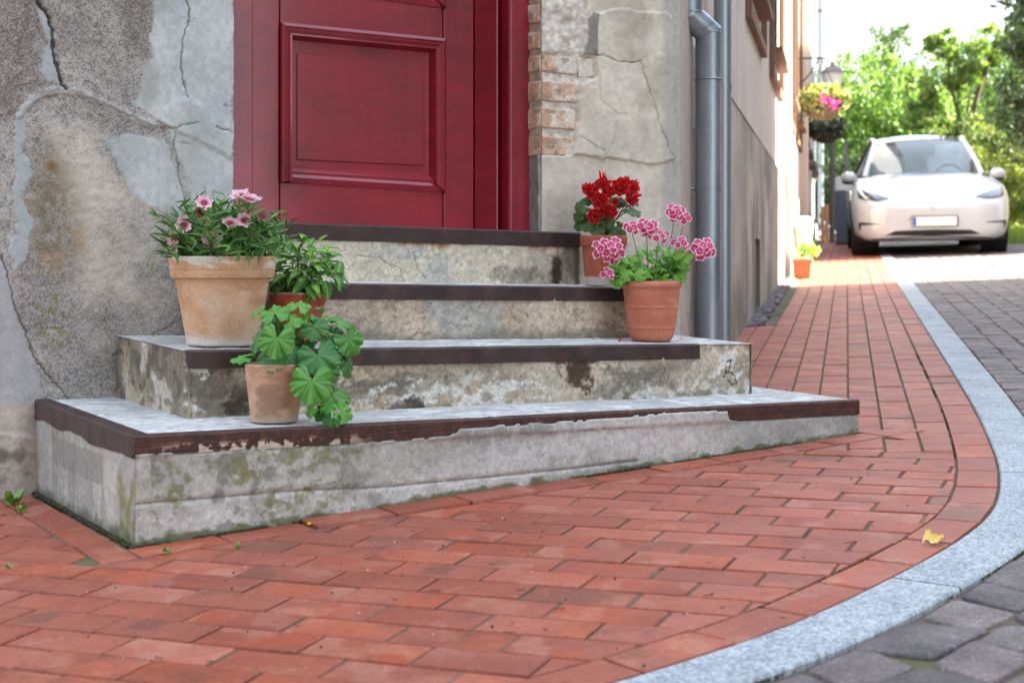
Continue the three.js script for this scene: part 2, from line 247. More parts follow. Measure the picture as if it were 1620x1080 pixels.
{ const rings = [[0, -0.045], [0, -0.0025], [0.0022, 0]];
  for (const p of pavers) { const Z = p.c[1]; p.size = inView(...p.c) * Math.sqrt(Math.abs(area(p.P))) / Math.max(1, Z) ** 1.5 * FPX; }
  pavers.sort((a, b) => b.size - a.size);
  const rest = [];
  pavers.forEach((p, i) => {
    const geo = piece(p.P.map(q => [q[0] - p.c[0], q[1] - p.c[1]]), rings, [rr(0, 9, RP), rr(0, 9, RP)]);
    const pm = paverMats[Math.floor(RP() * paverMats.length)], raised = so(...p.c)[1] > -LB && so(...p.c)[0] > 0.4 && so(...p.c)[0] < 1.0 && so(...p.c)[1] < 0;
    if (i < 298 && p.size > 0) place(mesh('paver', geo, pm, pavement), p.c, raised ? 0.006 : rr(-0.0018, 0.0018, RP), 0.006);
    else { const m = new THREE.Mesh(geo); place(m, p.c, rr(-0.0015, 0.0015, RP)); m.updateMatrix(); geo.applyMatrix4(m.matrix); const t = 0.88 + 0.24 * RP(), w = 0.9 + 0.14 * RP(); rest.push(colored(geo, () => [t, t * w, t * w])); }
  });
  const m = mesh('far_pavers', mergeGeometries(rest), std({ map: paverMap, vertexColors: true, roughness: 0.6, bumpMap: grainBump, bumpScale: 0.0018 }), pavement); m.userData.kind = 'stuff';
}
// --- granite kerb
const graniteMap = tex(1024, 1024, (u, v) => { const a = tn(u, v, 170, 2, 21), b = tn(u, v, 6, 4, 22), s = hash(Math.floor(u * 500), Math.floor(v * 500)), k = 1 + a * 0.34 + b * 0.09 + (s > 0.9 ? -0.24 : s < 0.06 ? 0.16 : 0); return [160 * k, 168 * k, 173 * k]; });
graniteMap.repeat.set(1 / 0.8, 1 / 0.8);
const graniteMat = std({ map: graniteMap, bumpMap: grainBump, bumpScale: 0.0015, roughness: 0.75 });
const kerb = structure(new THREE.Group()); kerb.name = 'kerb'; scene.add(kerb);
{ const lA = kNear(...G(1415, 920)).l, KW = 0.132; let edges = []; for (let l = lA; l < KL - 1; l += 1.0) edges.push(l); for (let l = lA - 1; l > 0.5; l -= 1.0) edges.unshift(l);
  const mort = std({ color: col(64, 62, 56), roughness: 1 });
  const lB = kNear(...G(1583, 745)).l; edges = edges.map(e => Math.abs(e - lB) < 0.5 && e !== lA ? lB : e);
  for (let i = 0; i < edges.length - 1; i++) {
    const a = edges[i] + 0.0035, b = edges[i + 1] - 0.0035, n = 14, c = kOff((a + b) / 2, KW / 2), prof = [[0, -0.2], [0, -0.004], [0.004, 0], [KW - 0.004, 0], [KW, -0.004], [KW, -0.2]];
    const g = new Geo(), pt = (l, [o, y]) => { const [X, Z] = kOff(l, o); return [X - c[0], hg(X, Z) - hg(...c) + y + 0.003, -(Z - c[1])]; }, uo = [rr(0, 3, RP), rr(0, 3, RP)], uv = (p) => [p[0] + uo[0], p[2] + p[1] * 0.5 + uo[1]];
    for (let j = 0; j < n; j++) for (let k = 0; k < prof.length - 1; k++) { const l0 = lerp(a, b, j / n), l1 = lerp(a, b, (j + 1) / n), A = pt(l0, prof[k]), B = pt(l1, prof[k]), Cc = pt(l1, prof[k + 1]), D = pt(l0, prof[k + 1]); g.quad(A, B, Cc, D, uv(A), uv(B), uv(Cc), uv(D)); }
    for (const l of [a, b]) { const q = prof.map(p => pt(l, p)); for (let k = 1; k < q.length - 1; k++) g.tri(q[0], q[k], q[k + 1], uv(q[0]), uv(q[k]), uv(q[k + 1])); }
    { const q = [kOff(edges[i] - 0.0045, 0.001), kOff(edges[i] + 0.0045, 0.001), kOff(edges[i] + 0.0045, KW - 0.001), kOff(edges[i] - 0.0045, KW - 0.001)].map(v => gp(v[0], v[1], 0.0012)), jg = new Geo(); jg.quad(...q); mesh('mortar_joint', jg.build(), mort, kerb); }
    const m = mesh('kerbstone', g.build(0.5), graniteMat, kerb); m.position.set(c[0], hg(...c), -c[1]);
  } }
// --- road of stone setts
const ROAD = -0.003;
const road = structure(mesh('road', (() => { const g = []; g.push(sheet(260, 14, (u, v) => { const [X, Z] = kOff(u * KL, 0.12 + v * 7.4); return gp(X, Z, ROAD - 0.0075); })); return mergeGeometries(g); })(), dirtMat));
const settMap = tex(1024, 1024, (u, v) => { const a = tn(u, v, 8, 5, 31), b = tn(u, v, 120, 3, 32), s = hash(Math.floor(u * 330), Math.floor(v * 330)); const c = mix3([84, 78, 77], [124, 115, 112], 0.5 + a * 0.8), k = 1 + b * 0.22 + (s > 0.975 ? 0.6 : s < 0.03 ? -0.25 : 0); return [c[0] * k, c[1] * k, c[2] * k]; });
settMap.repeat.set(1 / 0.7, 1 / 0.7);
const settMats = [[1, 1, 1], [1.08, 1.0, 1.04], [0.86, 0.86, 0.9], [0.9, 1.02, 0.96], [1.12, 1.08, 1.08], [0.98, 0.9, 0.92]].map(c => std({ map: settMap, color: new THREE.Color().setRGB(...c), bumpMap: grainBump, bumpScale: 0.004, roughness: 0.72 }));
{ const RS = rng(9), S = [];
  for (let k = 0; k < 38; k++) { const o0 = 0.137 + k * 0.124, o1 = o0 + 0.121; for (let l = 2 + RS() * 0.2; l < KL - 2;) {
    const k0 = kOff(l, o0), w = rr(0.11, 0.19, RS), st = w / (1 + 0.0), j = () => rr(-0.006, 0.006, RS);
    // outer courses fan out at the corner, so step along the course itself
    const p1 = kOff(l + 0.02, o0), sc = Math.hypot(p1[0] - k0[0], p1[1] - k0[1]) / 0.02, dl = Math.min(st / Math.max(0.3, sc), 0.4);
    const mid = kOff(l + dl / 2, (o0 + o1) / 2); l += dl + 0.005;
    if (mid[1] < 0.9 || mid[1] > 24 || mid[0] > 8.5 || mid[0] < -1.5) continue; if (mid[1] > 8 && !inView(...mid) && mid[1] > 14) continue;
    const sk = rr(-0.02, 0.02, RS), l0 = l - dl - 0.005, P = [kOff(l0 + sk, o0 + j()), kOff(l0 + dl + sk, o0 + j()), kOff(l0 + dl - sk, o1 + j()), kOff(l0 - sk, o1 + j())];
    S.push({ P, c: mid, size: inView(...mid) / mid[1] ** 1.5 });
  } }
  S.sort((a, b) => b.size - a.size); const rest = [];
  S.forEach((s, i) => {
    const P = roundCorners(s.P.map(q => [q[0] - s.c[0], q[1] - s.c[1]]), 0.009), geo = piece(P, [[0, -0.04], [0.001, -0.005], [0.003, -0.0015], [0.008, 0.0003]], [rr(0, 9, RS), rr(0, 9, RS)]);
    const dy = ROAD + rr(-0.002, 0.002, RS);
    if (i < 298 && s.size > 0) place(mesh('sett', geo, settMats[Math.floor(RS() * settMats.length)], road), s.c, dy, 0.015, RS);
    else { const m = new THREE.Mesh(geo); place(m, s.c, dy, 0.03, RS); m.updateMatrix(); geo.applyMatrix4(m.matrix); const t = 0.85 + 0.3 * RS(), g = RS() * 0.06; rest.push(colored(geo, () => [t, t * (0.95 + g), t])); }
  });
  const m = mesh('far_setts', mergeGeometries(rest), std({ map: settMap, vertexColors: true, bumpMap: grainBump, bumpScale: 0.004, roughness: 0.72 }), road); m.userData.kind = 'stuff';
}
// --- strip of pebbles along the house wall
{ const RG = rng(12), base = new THREE.IcosahedronGeometry(1, 1), n = 420, im = new THREE.InstancedMesh(base, std({ map: settMap, roughness: 0.8 }), n), M = new THREE.Matrix4();
  for (let i = 0; i < n; i++) { const [X, Z] = AX(-0.585 + 0.01 + RG() * 0.095, 8.25 + RG() * 5.2), r = rr(0.014, 0.034, RG); M.compose(new THREE.Vector3(X, hg(X, Z) + 0.002, -Z), new THREE.Quaternion().setFromEuler(new THREE.Euler(0, RG() * 6.3, rr(-0.3, 0.3, RG))), new THREE.Vector3(r * 1.3, r * 0.6, r)); im.setMatrixAt(i, M); const t = rr(0.6, 1.25, RG); im.setColorAt(i, new THREE.Color(t, t, t * 1.05)); }
  im.name = 'pebbles'; im.castShadow = im.receiveShadow = true; scene.add(im); tag(im, 'dark grey pebbles in a narrow strip along the house wall', 'pebbles'); im.userData.kind = 'stuff';
}
// ---------------------------------------------------------------- the corner house
const house = thing('corner_house', 'old plastered corner house with cracked walls and a dark red panelled door', 'house');
// unfolded wall line: left facade, cut-off corner, street facade
const WL = (() => { const t = [], ds = 0.002, ang = (s) => { const a0 = -13.1, a1 = 90 - 57.6, a2 = 90 - 13.1; return (s < 1 ? lerp(a0, a1, ss(-0.075, -0.005, s)) : lerp(a1, a2, ss(CS - 0.03, CS + 0.05, s))) * Math.PI / 180; };
  const n0 = 900, n1 = 8600, arr = new Array(n0 + n1 + 1); let p = fromSO(0.6, WALL); const i0 = n0 + 300; arr[i0] = [p[0], p[1], ang(0.6)];
  for (let i = i0 + 1; i <= n0 + n1; i++) { const a = ang((i - n0 - 0.5) * ds); p = [p[0] + Math.cos(a) * ds, p[1] + Math.sin(a) * ds]; arr[i] = [p[0], p[1], ang((i - n0) * ds)]; }
  p = fromSO(0.6, WALL); for (let i = i0 - 1; i >= 0; i--) { const a = ang((i - n0 + 0.5) * ds); p = [p[0] - Math.cos(a) * ds, p[1] - Math.sin(a) * ds]; arr[i] = [p[0], p[1], ang((i - n0) * ds)]; }
  return (s) => { const f = clamp((s / ds) + n0, 0, n0 + n1 - 1), i = Math.floor(f), k = f - i, A = arr[i], B = arr[i + 1]; return [lerp(A[0], B[0], k), lerp(A[1], B[1], k), lerp(A[2], B[2], k)]; }; })();
const wallPos = (s, y, h) => { const [X, Z, a] = WL(s); return [X + Math.sin(a) * h, y, -(Z - Math.cos(a) * h)]; };
const corner = (m) => { m.position.set(P0[0], 0, -P0[1]); m.rotation.y = CORNER_ROT; return m; };      // place a piece built in (s, y, -off)
const pl = onPlane(WALL);
const A = 0.0175;   // metres per ten photo pixels on this wall, for widths
// ---- left wall
{
  const upper = poly(pl([-60, -200], [368, -200], [368, 250], [300, 215], [262, 203], [215, 190], [160, 163], [118, 147], [98, 141], [60, 147], [38, 172], [-60, 200]));
  const blue1 = poly(pl([237, -60], [242, 30], [232, 62], [238, 88], [222, 108], [216, 150], [205, 168], [240, 182], [262, 200], [300, 290], [300, 345], [368, 345], [368, -60]));
  const blue2 = poly(pl([168, 225], [196, 208], [228, 216], [262, 226], [288, 300], [292, 345], [262, 338], [238, 326], [204, 305], [188, 268]));
  const arch = poly(pl([258, 200], [262, 172], [290, 158], [322, 168], [338, 200], [342, 260], [330, 330], [285, 335], [276, 250]));
  const fillA = poly(pl([28, 186], [46, 158], [62, 150], [40, 180], [36, 235], [46, 262], [46, 285], [34, 312], [47, 350], [44, 400], [26, 430], [12, 400], [24, 370], [20, 300], [24, 260], [22, 215]));
  const fillB = poly(pl([56, 22], [76, 30], [80, 50], [86, 92], [95, 134], [66, 126], [66, 98], [72, 70], [62, 40]));
  const lip = line(pl([30, 182], [48, 158], [70, 147], [98, 142], [120, 147], [160, 163], [215, 190], [240, 199]));
  const low = poly(pl([-60, 400], [5, 410], [22, 470], [58, 575], [70, 640], [70, 690], [-60, 690]));
  const beige = poly(pl([-60, 640], [68, 640], [66, 800], [-60, 800]));
  const stain = poly(pl([48, 250], [70, 228], [100, 262], [118, 320], [124, 400], [100, 440], [52, 420], [44, 330]));
  const pale = poly(pl([75, 200], [165, 210], [215, 290], [270, 345], [300, 420], [260, 560], [140, 560], [120, 420]));
  const moss = poly(pl([46, 410], [80, 430], [108, 460], [120, 520], [96, 560], [60, 520]));
  const dark1 = poly(pl([-60, -60], [55, -60], [62, 60], [60, 140], [30, 170], [-60, 190]));
  const dark2 = poly(pl([190, -30], [238, -30], [236, 60], [226, 95], [190, 60]));
  const c1 = line(pl([52, -20], [58, 6], [70, 20], [80, 48], [82, 78], [88, 106], [96, 132], [101, 140])), c2 = line(pl([288, -20], [297, 12], [298, 30], [288, 60], [284, 95], [286, 118], [291, 135], [294, 156]));
  const c3 = line(pl([248, 190], [258, 198], [276, 204], [275, 232], [279, 255], [282, 280], [288, 300], [291, 320])), c4 = line(pl([276, 204], [290, 198], [310, 193])), c5 = line(pl([340, 202], [352, 206], [368, 208])), c6 = line(pl([280, 226], [300, 229])), c7 = line(pl([352, 168], [366, 168]));
  const c8 = line(pl([0, 406], [8, 430], [14, 450], [20, 480], [38, 520], [50, 560], [72, 590], [84, 605], [100, 622], [109, 637])), c9 = line(pl([178, 562], [205, 548], [238, 530], [272, 514])), c10 = line(pl([118, 150], [150, 160], [175, 173], [232, 197]));
  const warp = (s, t) => [s + 0.012 * fbm(s * 22, t * 22, 4) + 0.003 * vn(s * 160, t * 160), t + 0.012 * fbm(s * 22 + 40, t * 22 + 7, 4) + 0.003 * vn(s * 160 + 9, t * 160)];
  const crack = (f, s, t, w, j) => { const d = f.d(s + 0.0035 * vn(s * 90 + j, t * 90), t + 0.0035 * vn(s * 90, t * 90 + j)); return 1 - ss(w * 0.45, w, d); };
  const masks = (s, t) => { const [a, b] = warp(s, t); const m = (f, e = 0.006) => ss(-e, e, f.d(a, b)); return { up: m(upper), b1: m(blue1, 0.005), b2: m(blue2, 0.006), ar: m(arch, 0.012), fa: Math.max(m(fillA, 0.004), m(fillB, 0.004)), lo: m(low), be: m(beige, 0.012), st: m(stain, 0.06), pa: m(pale, 0.05), mo: m(moss, 0.04), dk: Math.max(m(dark1, 0.05), m(dark2, 0.03)) }; };
  const cr = (s, t) => Math.max(crack(c1, s, t, 0.0055, 1), 0.55 * crack(c2, s, t, 0.0031, 2), 0.4 * crack(c3, s, t, 0.0028, 3), 0.35 * crack(c4, s, t, 0.0027, 4), 0.45 * crack(c5, s, t, 0.0028, 5), 0.25 * crack(c6, s, t, 0.0026, 6), 0.25 * crack(c7, s, t, 0.0026, 6), 0.5 * crack(c8, s, t, 0.0034, 7), 0.3 * crack(c9, s, t, 0.0028, 8), 0.3 * crack(c10, s, t, 0.0028, 9));
  const height = (s, t) => { const m = masks(s, t), sm = clamp(m.b1 + m.b2 + m.fa + m.lo * 0.6); return 0.009 * m.up + 0.0025 * m.b2 + 0.003 * m.ar + 0.004 * m.fa + 0.005 * (1 - ss(0.004, 0.014, lip.d(s, t))) + 0.004 * fbm(s * 5, t * 5, 3) + (0.0022 - 0.0016 * sm) * fbm(s * 60, t * 60, 4) - 0.010 * cr(s, t) + 0.004 * (1 - m.lo) * (1 - m.up); };
  const color = (s, t) => {
    const m = masks(s, t), f1 = fbm(s * 9, t * 9, 5), f2 = fbm(s * 70, t * 70, 3), sp = speck(s, t, 480), sp2 = fbm(s * 330, t * 330, 3) + 0.25 * fbm(s * 45, t * 45, 3);
    let c = mix3([146, 143, 138], [182, 179, 174], clamp(0.5 + f1 * 0.9)); c = mix3(c, [110, 104, 97], m.dk * 0.65);
    const rough = 1 - clamp(m.b1 + m.b2 + m.fa + m.lo); c = mix3(c, [88, 82, 76], rough * ss(0.02, 0.5, sp2) * 0.66); c = mix3(c, [206, 200, 194], rough * ss(0.05, 0.5, -sp2) * 0.5);
    c = mix3(c, [214, 203, 188], m.pa * 0.75 * clamp(0.7 + f1)); c = mix3(c, [118, 106, 82], m.st * clamp(0.45 + f2 * 0.8 + f1 * 0.9) * 0.85); c = mix3(c, [180, 146, 108], m.st * ss(0.1, 0.5, fbm(s * 18 + 5, t * 18, 4)) * 0.6);
    c = mix3(c, [118, 74, 36], (1 - ss(0.002, 0.022, Math.hypot(s - W(82, 263, WALL)[0], t - W(82, 263, WALL)[1]) + 0.008 * f2)) * 0.8);
    c = mix3(c, [122, 118, 66], m.mo * ss(-0.05, 0.35, f2 + f1 * 0.5) * 0.75);
    const bl = mix3([176, 183, 184], [206, 210, 208], clamp(0.5 + f1 * 0.8 + f2 * 0.2)); c = mix3(c, mix3(bl, [160, 160, 154], ss(0.1, 0.5, fbm(s * 7 + 3, t * 4, 5)) * 0.6), Math.max(m.b1, m.b2 * 0.92)); c = mix3(c, [172, 181, 184], m.fa * 0.9); c = mix3(c, [186, 190, 188], (1 - ss(0.003, 0.011, lip.d(s, t) + 0.004 * f2)) * 0.75);
    c = mix3(c, mix3([178, 184, 182], [206, 208, 202], clamp(0.5 + f1)), m.ar * 0.5); c = mix3(c, [172, 176, 178], m.lo * 0.75 * (1 - m.be)); c = mix3(c, mix3([168, 160, 146], [196, 188, 174], clamp(0.5 + f1)), m.be * 0.8);
    c = mix3(c, [96, 92, 84], m.be * ss(0.15, 0.45, fbm(s * 14, t * 14, 4)) * 0.7);
    c = mix3(c, [70, 62, 54], cr(s, t) * 0.75);
    const k = 1 + f2 * 0.06 + (sp > 0.97 ? -0.18 : 0); return [c[0] * k, c[1] * k, c[2] * k];
  };
  relief('wall', { s0: -0.34, s1: W(368, 200, WALL)[0], t0: () => -0.02, t1: () => 1.75, cell: 0.0038, texel: 0.0015, pos: wallPos, height, color }, house);
}
// ---- right of the door
const SE = W(857, 150, WALL)[0];      // edge of the reveal
{
  const brickZone = poly(pl([845, -60], [930, -60], [934, 20], [930, 60], [922, 88], [942, 90], [943, 122], [920, 134], [914, 160], [914, 205], [907, 246], [845, 246]));
  const mortar = poly(pl([845, -60], [1080, -60], [1075, 14], [1000, 12], [940, 18], [932, 50], [922, 84], [845, 84]));
  const slab = poly(pl([938, 22], [975, 14], [1052, 20], [1066, 36], [1070, 250], [1040, 260], [960, 250], [907, 246], [914, 205], [914, 160], [920, 134], [943, 122], [942, 90], [938, 70]));
  const wedge = poly(pl([939, 18], [946, 22], [943, 50], [944, 88], [922, 86], [932, 58], [930, 30]));
  const cA = line(pl([942, 88], [955, 88], [975, 98], [996, 99], [1012, 98], [1022, 130], [1034, 165], [1042, 198], [1055, 238], [1066, 255], [1072, 278])), cB = line(pl([947, 124], [948, 158], [962, 170], [978, 181], [990, 180])), cC = line(pl([975, 183], [972, 215], [958, 245], [957, 262])), cD = line(pl([907, 245], [930, 247], [952, 248], [980, 252])), cE = line(pl([915, 215], [932, 225], [945, 234], [957, 240]));
  const crack = (f, s, t, w, j) => 1 - ss(w * 0.4, w, f.d(s + 0.003 * vn(s * 90 + j, t * 90), t + 0.003 * vn(s * 90, t * 90 + j)));
  const cr = (s, t) => Math.max(0.5 * crack(cA, s, t, 0.003, 1), 0.22 * crack(cB, s, t, 0.0027, 2), 0.16 * crack(cC, s, t, 0.0026, 3), 0.25 * crack(cD, s, t, 0.0027, 4), 0.25 * crack(cE, s, t, 0.0027, 5));
  const warp = (s, t) => [s + 0.008 * fbm(s * 25, t * 25, 3), t + 0.008 * fbm(s * 25 + 30, t * 25, 3)];
  const bead = (s) => { const d = s - CS; return 0.010 * ss(-0.055, -0.045, d) - 0.012 * (ss(-0.012, -0.004, d) - ss(0.018, 0.03, d)) - 0.006 * (ss(0.055, 0.07, d) - ss(0.084, 0.1, d)) - 0.006 * ss(0.15, 0.18, d); };
  const height = (s, t) => { const [a, b] = warp(s, t), bz = ss(-0.003, 0.003, brickZone.d(a, b)), sl = ss(-0.003, 0.003, slab.d(a, b)), mo = ss(-0.004, 0.004, mortar.d(a, b)), we = ss(-0.002, 0.002, wedge.d(s, t)); return bead(s) - 0.010 * bz + 0.008 * sl + mo * bz * (0.006 + 0.008 * fbm(s * 30, t * 30, 4)) + 0.004 * we + 0.003 * fbm(s * 6, t * 6, 3) + 0.0014 * fbm(s * 60, t * 60, 4) + bz * 0.004 * fbm(s * 45, t * 45, 3) - 0.010 * cr(s, t); };
  const cBase = (s, t) => { const [a, b] = warp(s, t), bz = ss(-0.003, 0.003, brickZone.d(a, b)), we = ss(-0.002, 0.002, wedge.d(s, t)), f1 = fbm(s * 8 + 3, t * 8, 5), f2 = fbm(s * 60, t * 60, 4), d = s - CS;
    let c = mix3([192, 184, 168], [220, 211, 194], clamp(0.5 + f1 * 0.9)); c = mix3(c, [150, 142, 126], ss(0.1, 0.45, fbm(s * 5, t * 5 + 9, 4)) * 0.45);
    c = mix3(c, mix3([196, 188, 176], [222, 214, 202], clamp(0.5 + f2)), bz); c = mix3(c, [128, 124, 118], we * 0.85);
    c = mix3(c, [172, 170, 164], ss(-0.06, -0.04, d) * 0.7); c = mix3(c, [178, 164, 150], ss(0.06, 0.09, d) * 0.8);
    c = mix3(c, [132, 138, 134], ss(0.1, 0.5, fbm(s * 12, t * 12 + 5, 4)) * ss(0.85, 0.6, t) * 0.6); c = mix3(c, [92, 86, 78], cr(s, t) * 0.7);
    const k = 1 + f2 * 0.07 + (speck(s, t, 480) > 0.975 ? -0.14 : 0); return [c[0] * k, c[1] * k, c[2] * k]; };
  relief('wall', { s0: SE, s1: CS + 0.55, t0: () => 0.1, t1: () => 1.8, cell: 0.004, texel: 0.0016, pos: wallPos, height, color: cBase }, house);
  // reveal beside the door frame
  const rev = relief('reveal', { s0: WALL, s1: 0.93, t0: () => 0.8, t1: () => 1.8, cell: 0.004, texel: 0.002, pos: (o, t, h) => [SE + 0.001 - h * 0.3, t, -o], height: (o, t) => 0.006 * fbm(o * 60, t * 40, 4), color: (o, t) => { const lo = ss(1.105, 1.09, t), f = fbm(o * 60, t * 40, 4); let c = mix3([168, 156, 138], [126, 122, 114], lo); c = mix3(c, [186, 194, 198], lo * ss(0.012, 0.006, Math.abs(o - 0.845 - 0.012 * fbm(t * 14, 2, 2)))); const k = 1 + f * 0.2; return [c[0] * k, c[1] * k, c[2] * k]; } }, house); corner(rev);
  // exposed bricks, each wrapping round into the reveal
  const brickMap = tex(256, 256, (u, v) => { const a = tn(u, v, 6, 5, 41), b = tn(u, v, 50, 3, 42), w = ss(-0.05, 0.35, tn(u, v, 4, 5, 43)); let c = mix3([194, 156, 128], [212, 182, 156], 0.5 + a); c = mix3(c, [216, 208, 196], w * 0.95); c = mix3(c, [140, 122, 102], ss(0.2, 0.5, tn(u, v, 7, 5, 45)) * 0.6); const k = 1 + b * 0.14; return [c[0] * k, c[1] * k, c[2] * k]; });
  const bm = std({ map: brickMap, bumpMap: grainBump, bumpScale: 0.006, roughness: 0.95 }); bm.map.repeat.set(4, 4);
  const RB = rng(31);
  const brick = (x0, x1, y0, y1, o0, o1) => { const g = new RoundedBoxGeometry(x1 - x0, y1 - y0, o1 - o0, 3, 0.008), p = g.attributes.position; for (let i = 0; i < p.count; i++) { const x = p.getX(i), y = p.getY(i), z = p.getZ(i), k = 0.007; p.setXYZ(i, x + k * fbm(x * 40 + x0 * 50, y * 40 + z * 30, 3), y + k * fbm(x * 40 + 9 + y0 * 30, z * 40, 3), z + k * fbm(x * 40, y * 40 + 5 + y0 * 90, 3)); } g.computeVertexNormals(); g.translate((x0 + x1) / 2, (y0 + y1) / 2, -(o0 + o1) / 2); metreUV(g); const uv = g.attributes.uv, ou = RB() * 3, ov = RB() * 3; for (let i = 0; i < uv.count; i++) uv.setXY(i, uv.getX(i) + ou, uv.getY(i) + ov); corner(mesh('brick', g, bm, house)); };
  const bs = (px) => W(px, 150, WALL)[0], by = (px, py) => W(px, py, WALL)[1];
  for (const [a, b, y0, y1] of [[858, 913, 114, 86], [860, 914, 160, 127], [859, 913, 203, 169], [860, 908, 245, 214]]) brick(SE - 0.003, bs(b), by(870, y0), by(870, y1), WALL + 0.004, 0.915);
  brick(bs(915), bs(941), by(928, 123), by(928, 90), WALL + 0.006, 0.88);
  for (const [y0, y1] of [[36, 5], [77, 48], [-5, -36], [-46, -76], [-86, -117]]) brick(SE - 0.003, SE + 0.05, by(870, y0), by(870, y1), WALL + 0.012, 0.915);
}
// ---- upper walls, street facade, plinth
const plasterCol = (s, t) => { const f1 = fbm(s * 1.3, t * 1.1, 5), f2 = fbm(s * 30, t * 6, 3), st = fbm(s * 9, t * 0.7 + 4, 4), f3 = fbm(s * 60, t * 60, 2); let c = mix3([186, 176, 166], [210, 199, 187], clamp(0.5 + f1)); c = mix3(c, [160, 150, 142], ss(0.05, 0.6, st) * 0.4); const k = 1 + f2 * 0.015 + f3 * 0.04; return [c[0] * k, c[1] * k, c[2] * k]; };
const plinthCol = (s, t) => { const f1 = fbm(s * 1.7 + 9, t * 2, 5), st = fbm(s * 7, t * 0.9 + 4, 4), f3 = fbm(s * 50, t * 50, 3); let c = mix3([150, 141, 130], [190, 176, 160], clamp(0.5 + f1 * 1.3)); c = mix3(c, [104, 100, 94], ss(-0.05, 0.5, 0.5 * st + fbm(s * 2.4, t * 2.1 + 7, 5)) * 0.8); c = mix3(c, [140, 142, 96], ss(0.15, 0.5, f1 + 0.4 - (t - 0.3) * 0.8) * 0.5); const k = 1 + f3 * 0.09; return [c[0] * k, c[1] * k, c[2] * k]; };
{
  const S0 = CS + 0.55, T = (t) => t + CS + 0.02, rough = (s, t) => 0.004 * fbm(s * 4, t * 4, 4), PT = 1.55;
  const panel = (name, s0, s1, y0, y1, colr, h0, texel = 0.006) => relief(name, { s0, s1, t0: () => y0, t1: () => y1, cell: 0.04, texel, pos: wallPos, height: (s, t) => (h0 > 0.01 ? lerp(-0.012, h0, clamp((s - S0) / 0.05)) : h0) + rough(s, t) * clamp((s - S0) / 0.05 + (h0 > 0.01 ? 0 : 1)), color: colr }, house);
  const vent = [T(4.14), T(4.6), 0.42, 0.9];
  panel('plinth', S0, vent[0], 0.0, PT, plinthCol, 0.02); panel('plinth', vent[0], vent[1], vent[3], PT, plinthCol, 0.02); panel('plinth', vent[1], T(14), 0.0, PT, plinthCol, 0.02);
  mesh('vent_recess', (() => { const g = new Geo(), [a, b, y0, y1] = vent, q = (A, B, Cc, D) => g.quad(A, B, Cc, D); const f = (s, y, h) => wallPos(s, y, h); q(f(a, y0, 0.02), f(a, y1, 0.02), f(a, y1, -0.3), f(a, y0, -0.3)); q(f(b, y0, 0.02), f(b, y1, 0.02), f(b, y1, -0.3), f(b, y0, -0.3)); q(f(a, y1, 0.02), f(b, y1, 0.02), f(b, y1, -0.3), f(a, y1, -0.3)); q(f(a, y0, -0.3), f(b, y0, -0.3), f(b, y1, -0.3), f(a, y1, -0.3)); return g.build(); })(), std({ color: col(120, 108, 94) }), house);
  mesh('plinth_ledge', (() => gridGeo(200, 2, (u, v) => wallPos(lerp(S0, T(14), u), PT - 0.003 + v * 0.02, lerp(-0.012, 0.024 * (1 - v), clamp(u * 200)))))(), std({ color: col(150, 140, 130) }), house);
  const wins = [[3.75, 4.85], [6.4, 7.5], [9.5, 10.6], [12.0, 13.0]], WB = 2.43, WT = 4.0;
  let prev = S0; for (const [a, b] of wins) { panel('wall', prev, T(a), PT, 6.2, plasterCol, 0, 0.008); panel('wall', T(a), T(b), PT, WB, plasterCol, 0, 0.008); panel('wall', T(a), T(b), WT, 6.2, plasterCol, 0, 0.008); prev = T(b); }
  panel('wall', prev, T(14), PT, 6.2, plasterCol, 0, 0.008);
  panel('wall', CS - 0.02, S0, 1.8, 6.2, plasterCol, 0, 0.008); panel('wall', -0.34, W(368, 200, WALL)[0], 1.75, 6.2, plasterCol, 0.006, 0.008); panel('wall', SE, CS - 0.02, 1.8, 6.2, plasterCol, 0, 0.008); panel('wall', W(368, 200, WALL)[0], SE, 3.0, 6.2, plasterCol, 0, 0.008); panel('wall', -1.75, -0.34, -0.1, 6.2, plasterCol, 0.004, 0.008);
  const brown = std({ color: col(112, 84, 66), roughness: 0.7 }), glass = new THREE.MeshPhysicalMaterial({ color: col(150, 165, 175), roughness: 0.08, metalness: 0, transmission: 0.35, thickness: 0, side: THREE.DoubleSide }), white = std({ color: col(206, 204, 200), roughness: 0.6 });
  const bar = (t0, t1, y0, y1, h0, h1) => { const f = (t, y, h) => wallPos(T(t), y, h), g = new Geo(), v = [[t0, y0], [t1, y0], [t1, y1], [t0, y1]]; const F = v.map(q => f(q[0], q[1], h1)), B = v.map(q => f(q[0], q[1], h0)); g.quad(...F); g.quad(...B); for (let i = 0; i < 4; i++) g.quad(F[i], F[(i + 1) % 4], B[(i + 1) % 4], B[i]); return g.build(); };
  wins.forEach(([a, b], i) => {
    const w = part('window', house);
    mesh('frame', mergeGeometries([bar(a, a + 0.07, WB, WT, -0.12, -0.03), bar(b - 0.07, b, WB, WT, -0.12, -0.03), bar(a + 0.07, b - 0.07, WB, WB + 0.07, -0.12, -0.03), bar(a + 0.07, b - 0.07, WT - 0.07, WT, -0.12, -0.03), bar((a + b) / 2 - 0.03, (a + b) / 2 + 0.03, WB + 0.07, WT - 0.07, -0.11, -0.04)]), white, w);
    mesh('sill', bar(a - 0.08, b + 0.08, WB - 0.04, WB, -0.1, 0.09), brown, w);
    for (const [p, q] of [[a + 0.07, (a + b) / 2 - 0.03], [(a + b) / 2 + 0.03, b - 0.07]]) mesh('pane', bar(p, q, WB + 0.07, WT - 0.07, -0.09, -0.084), glass, w);
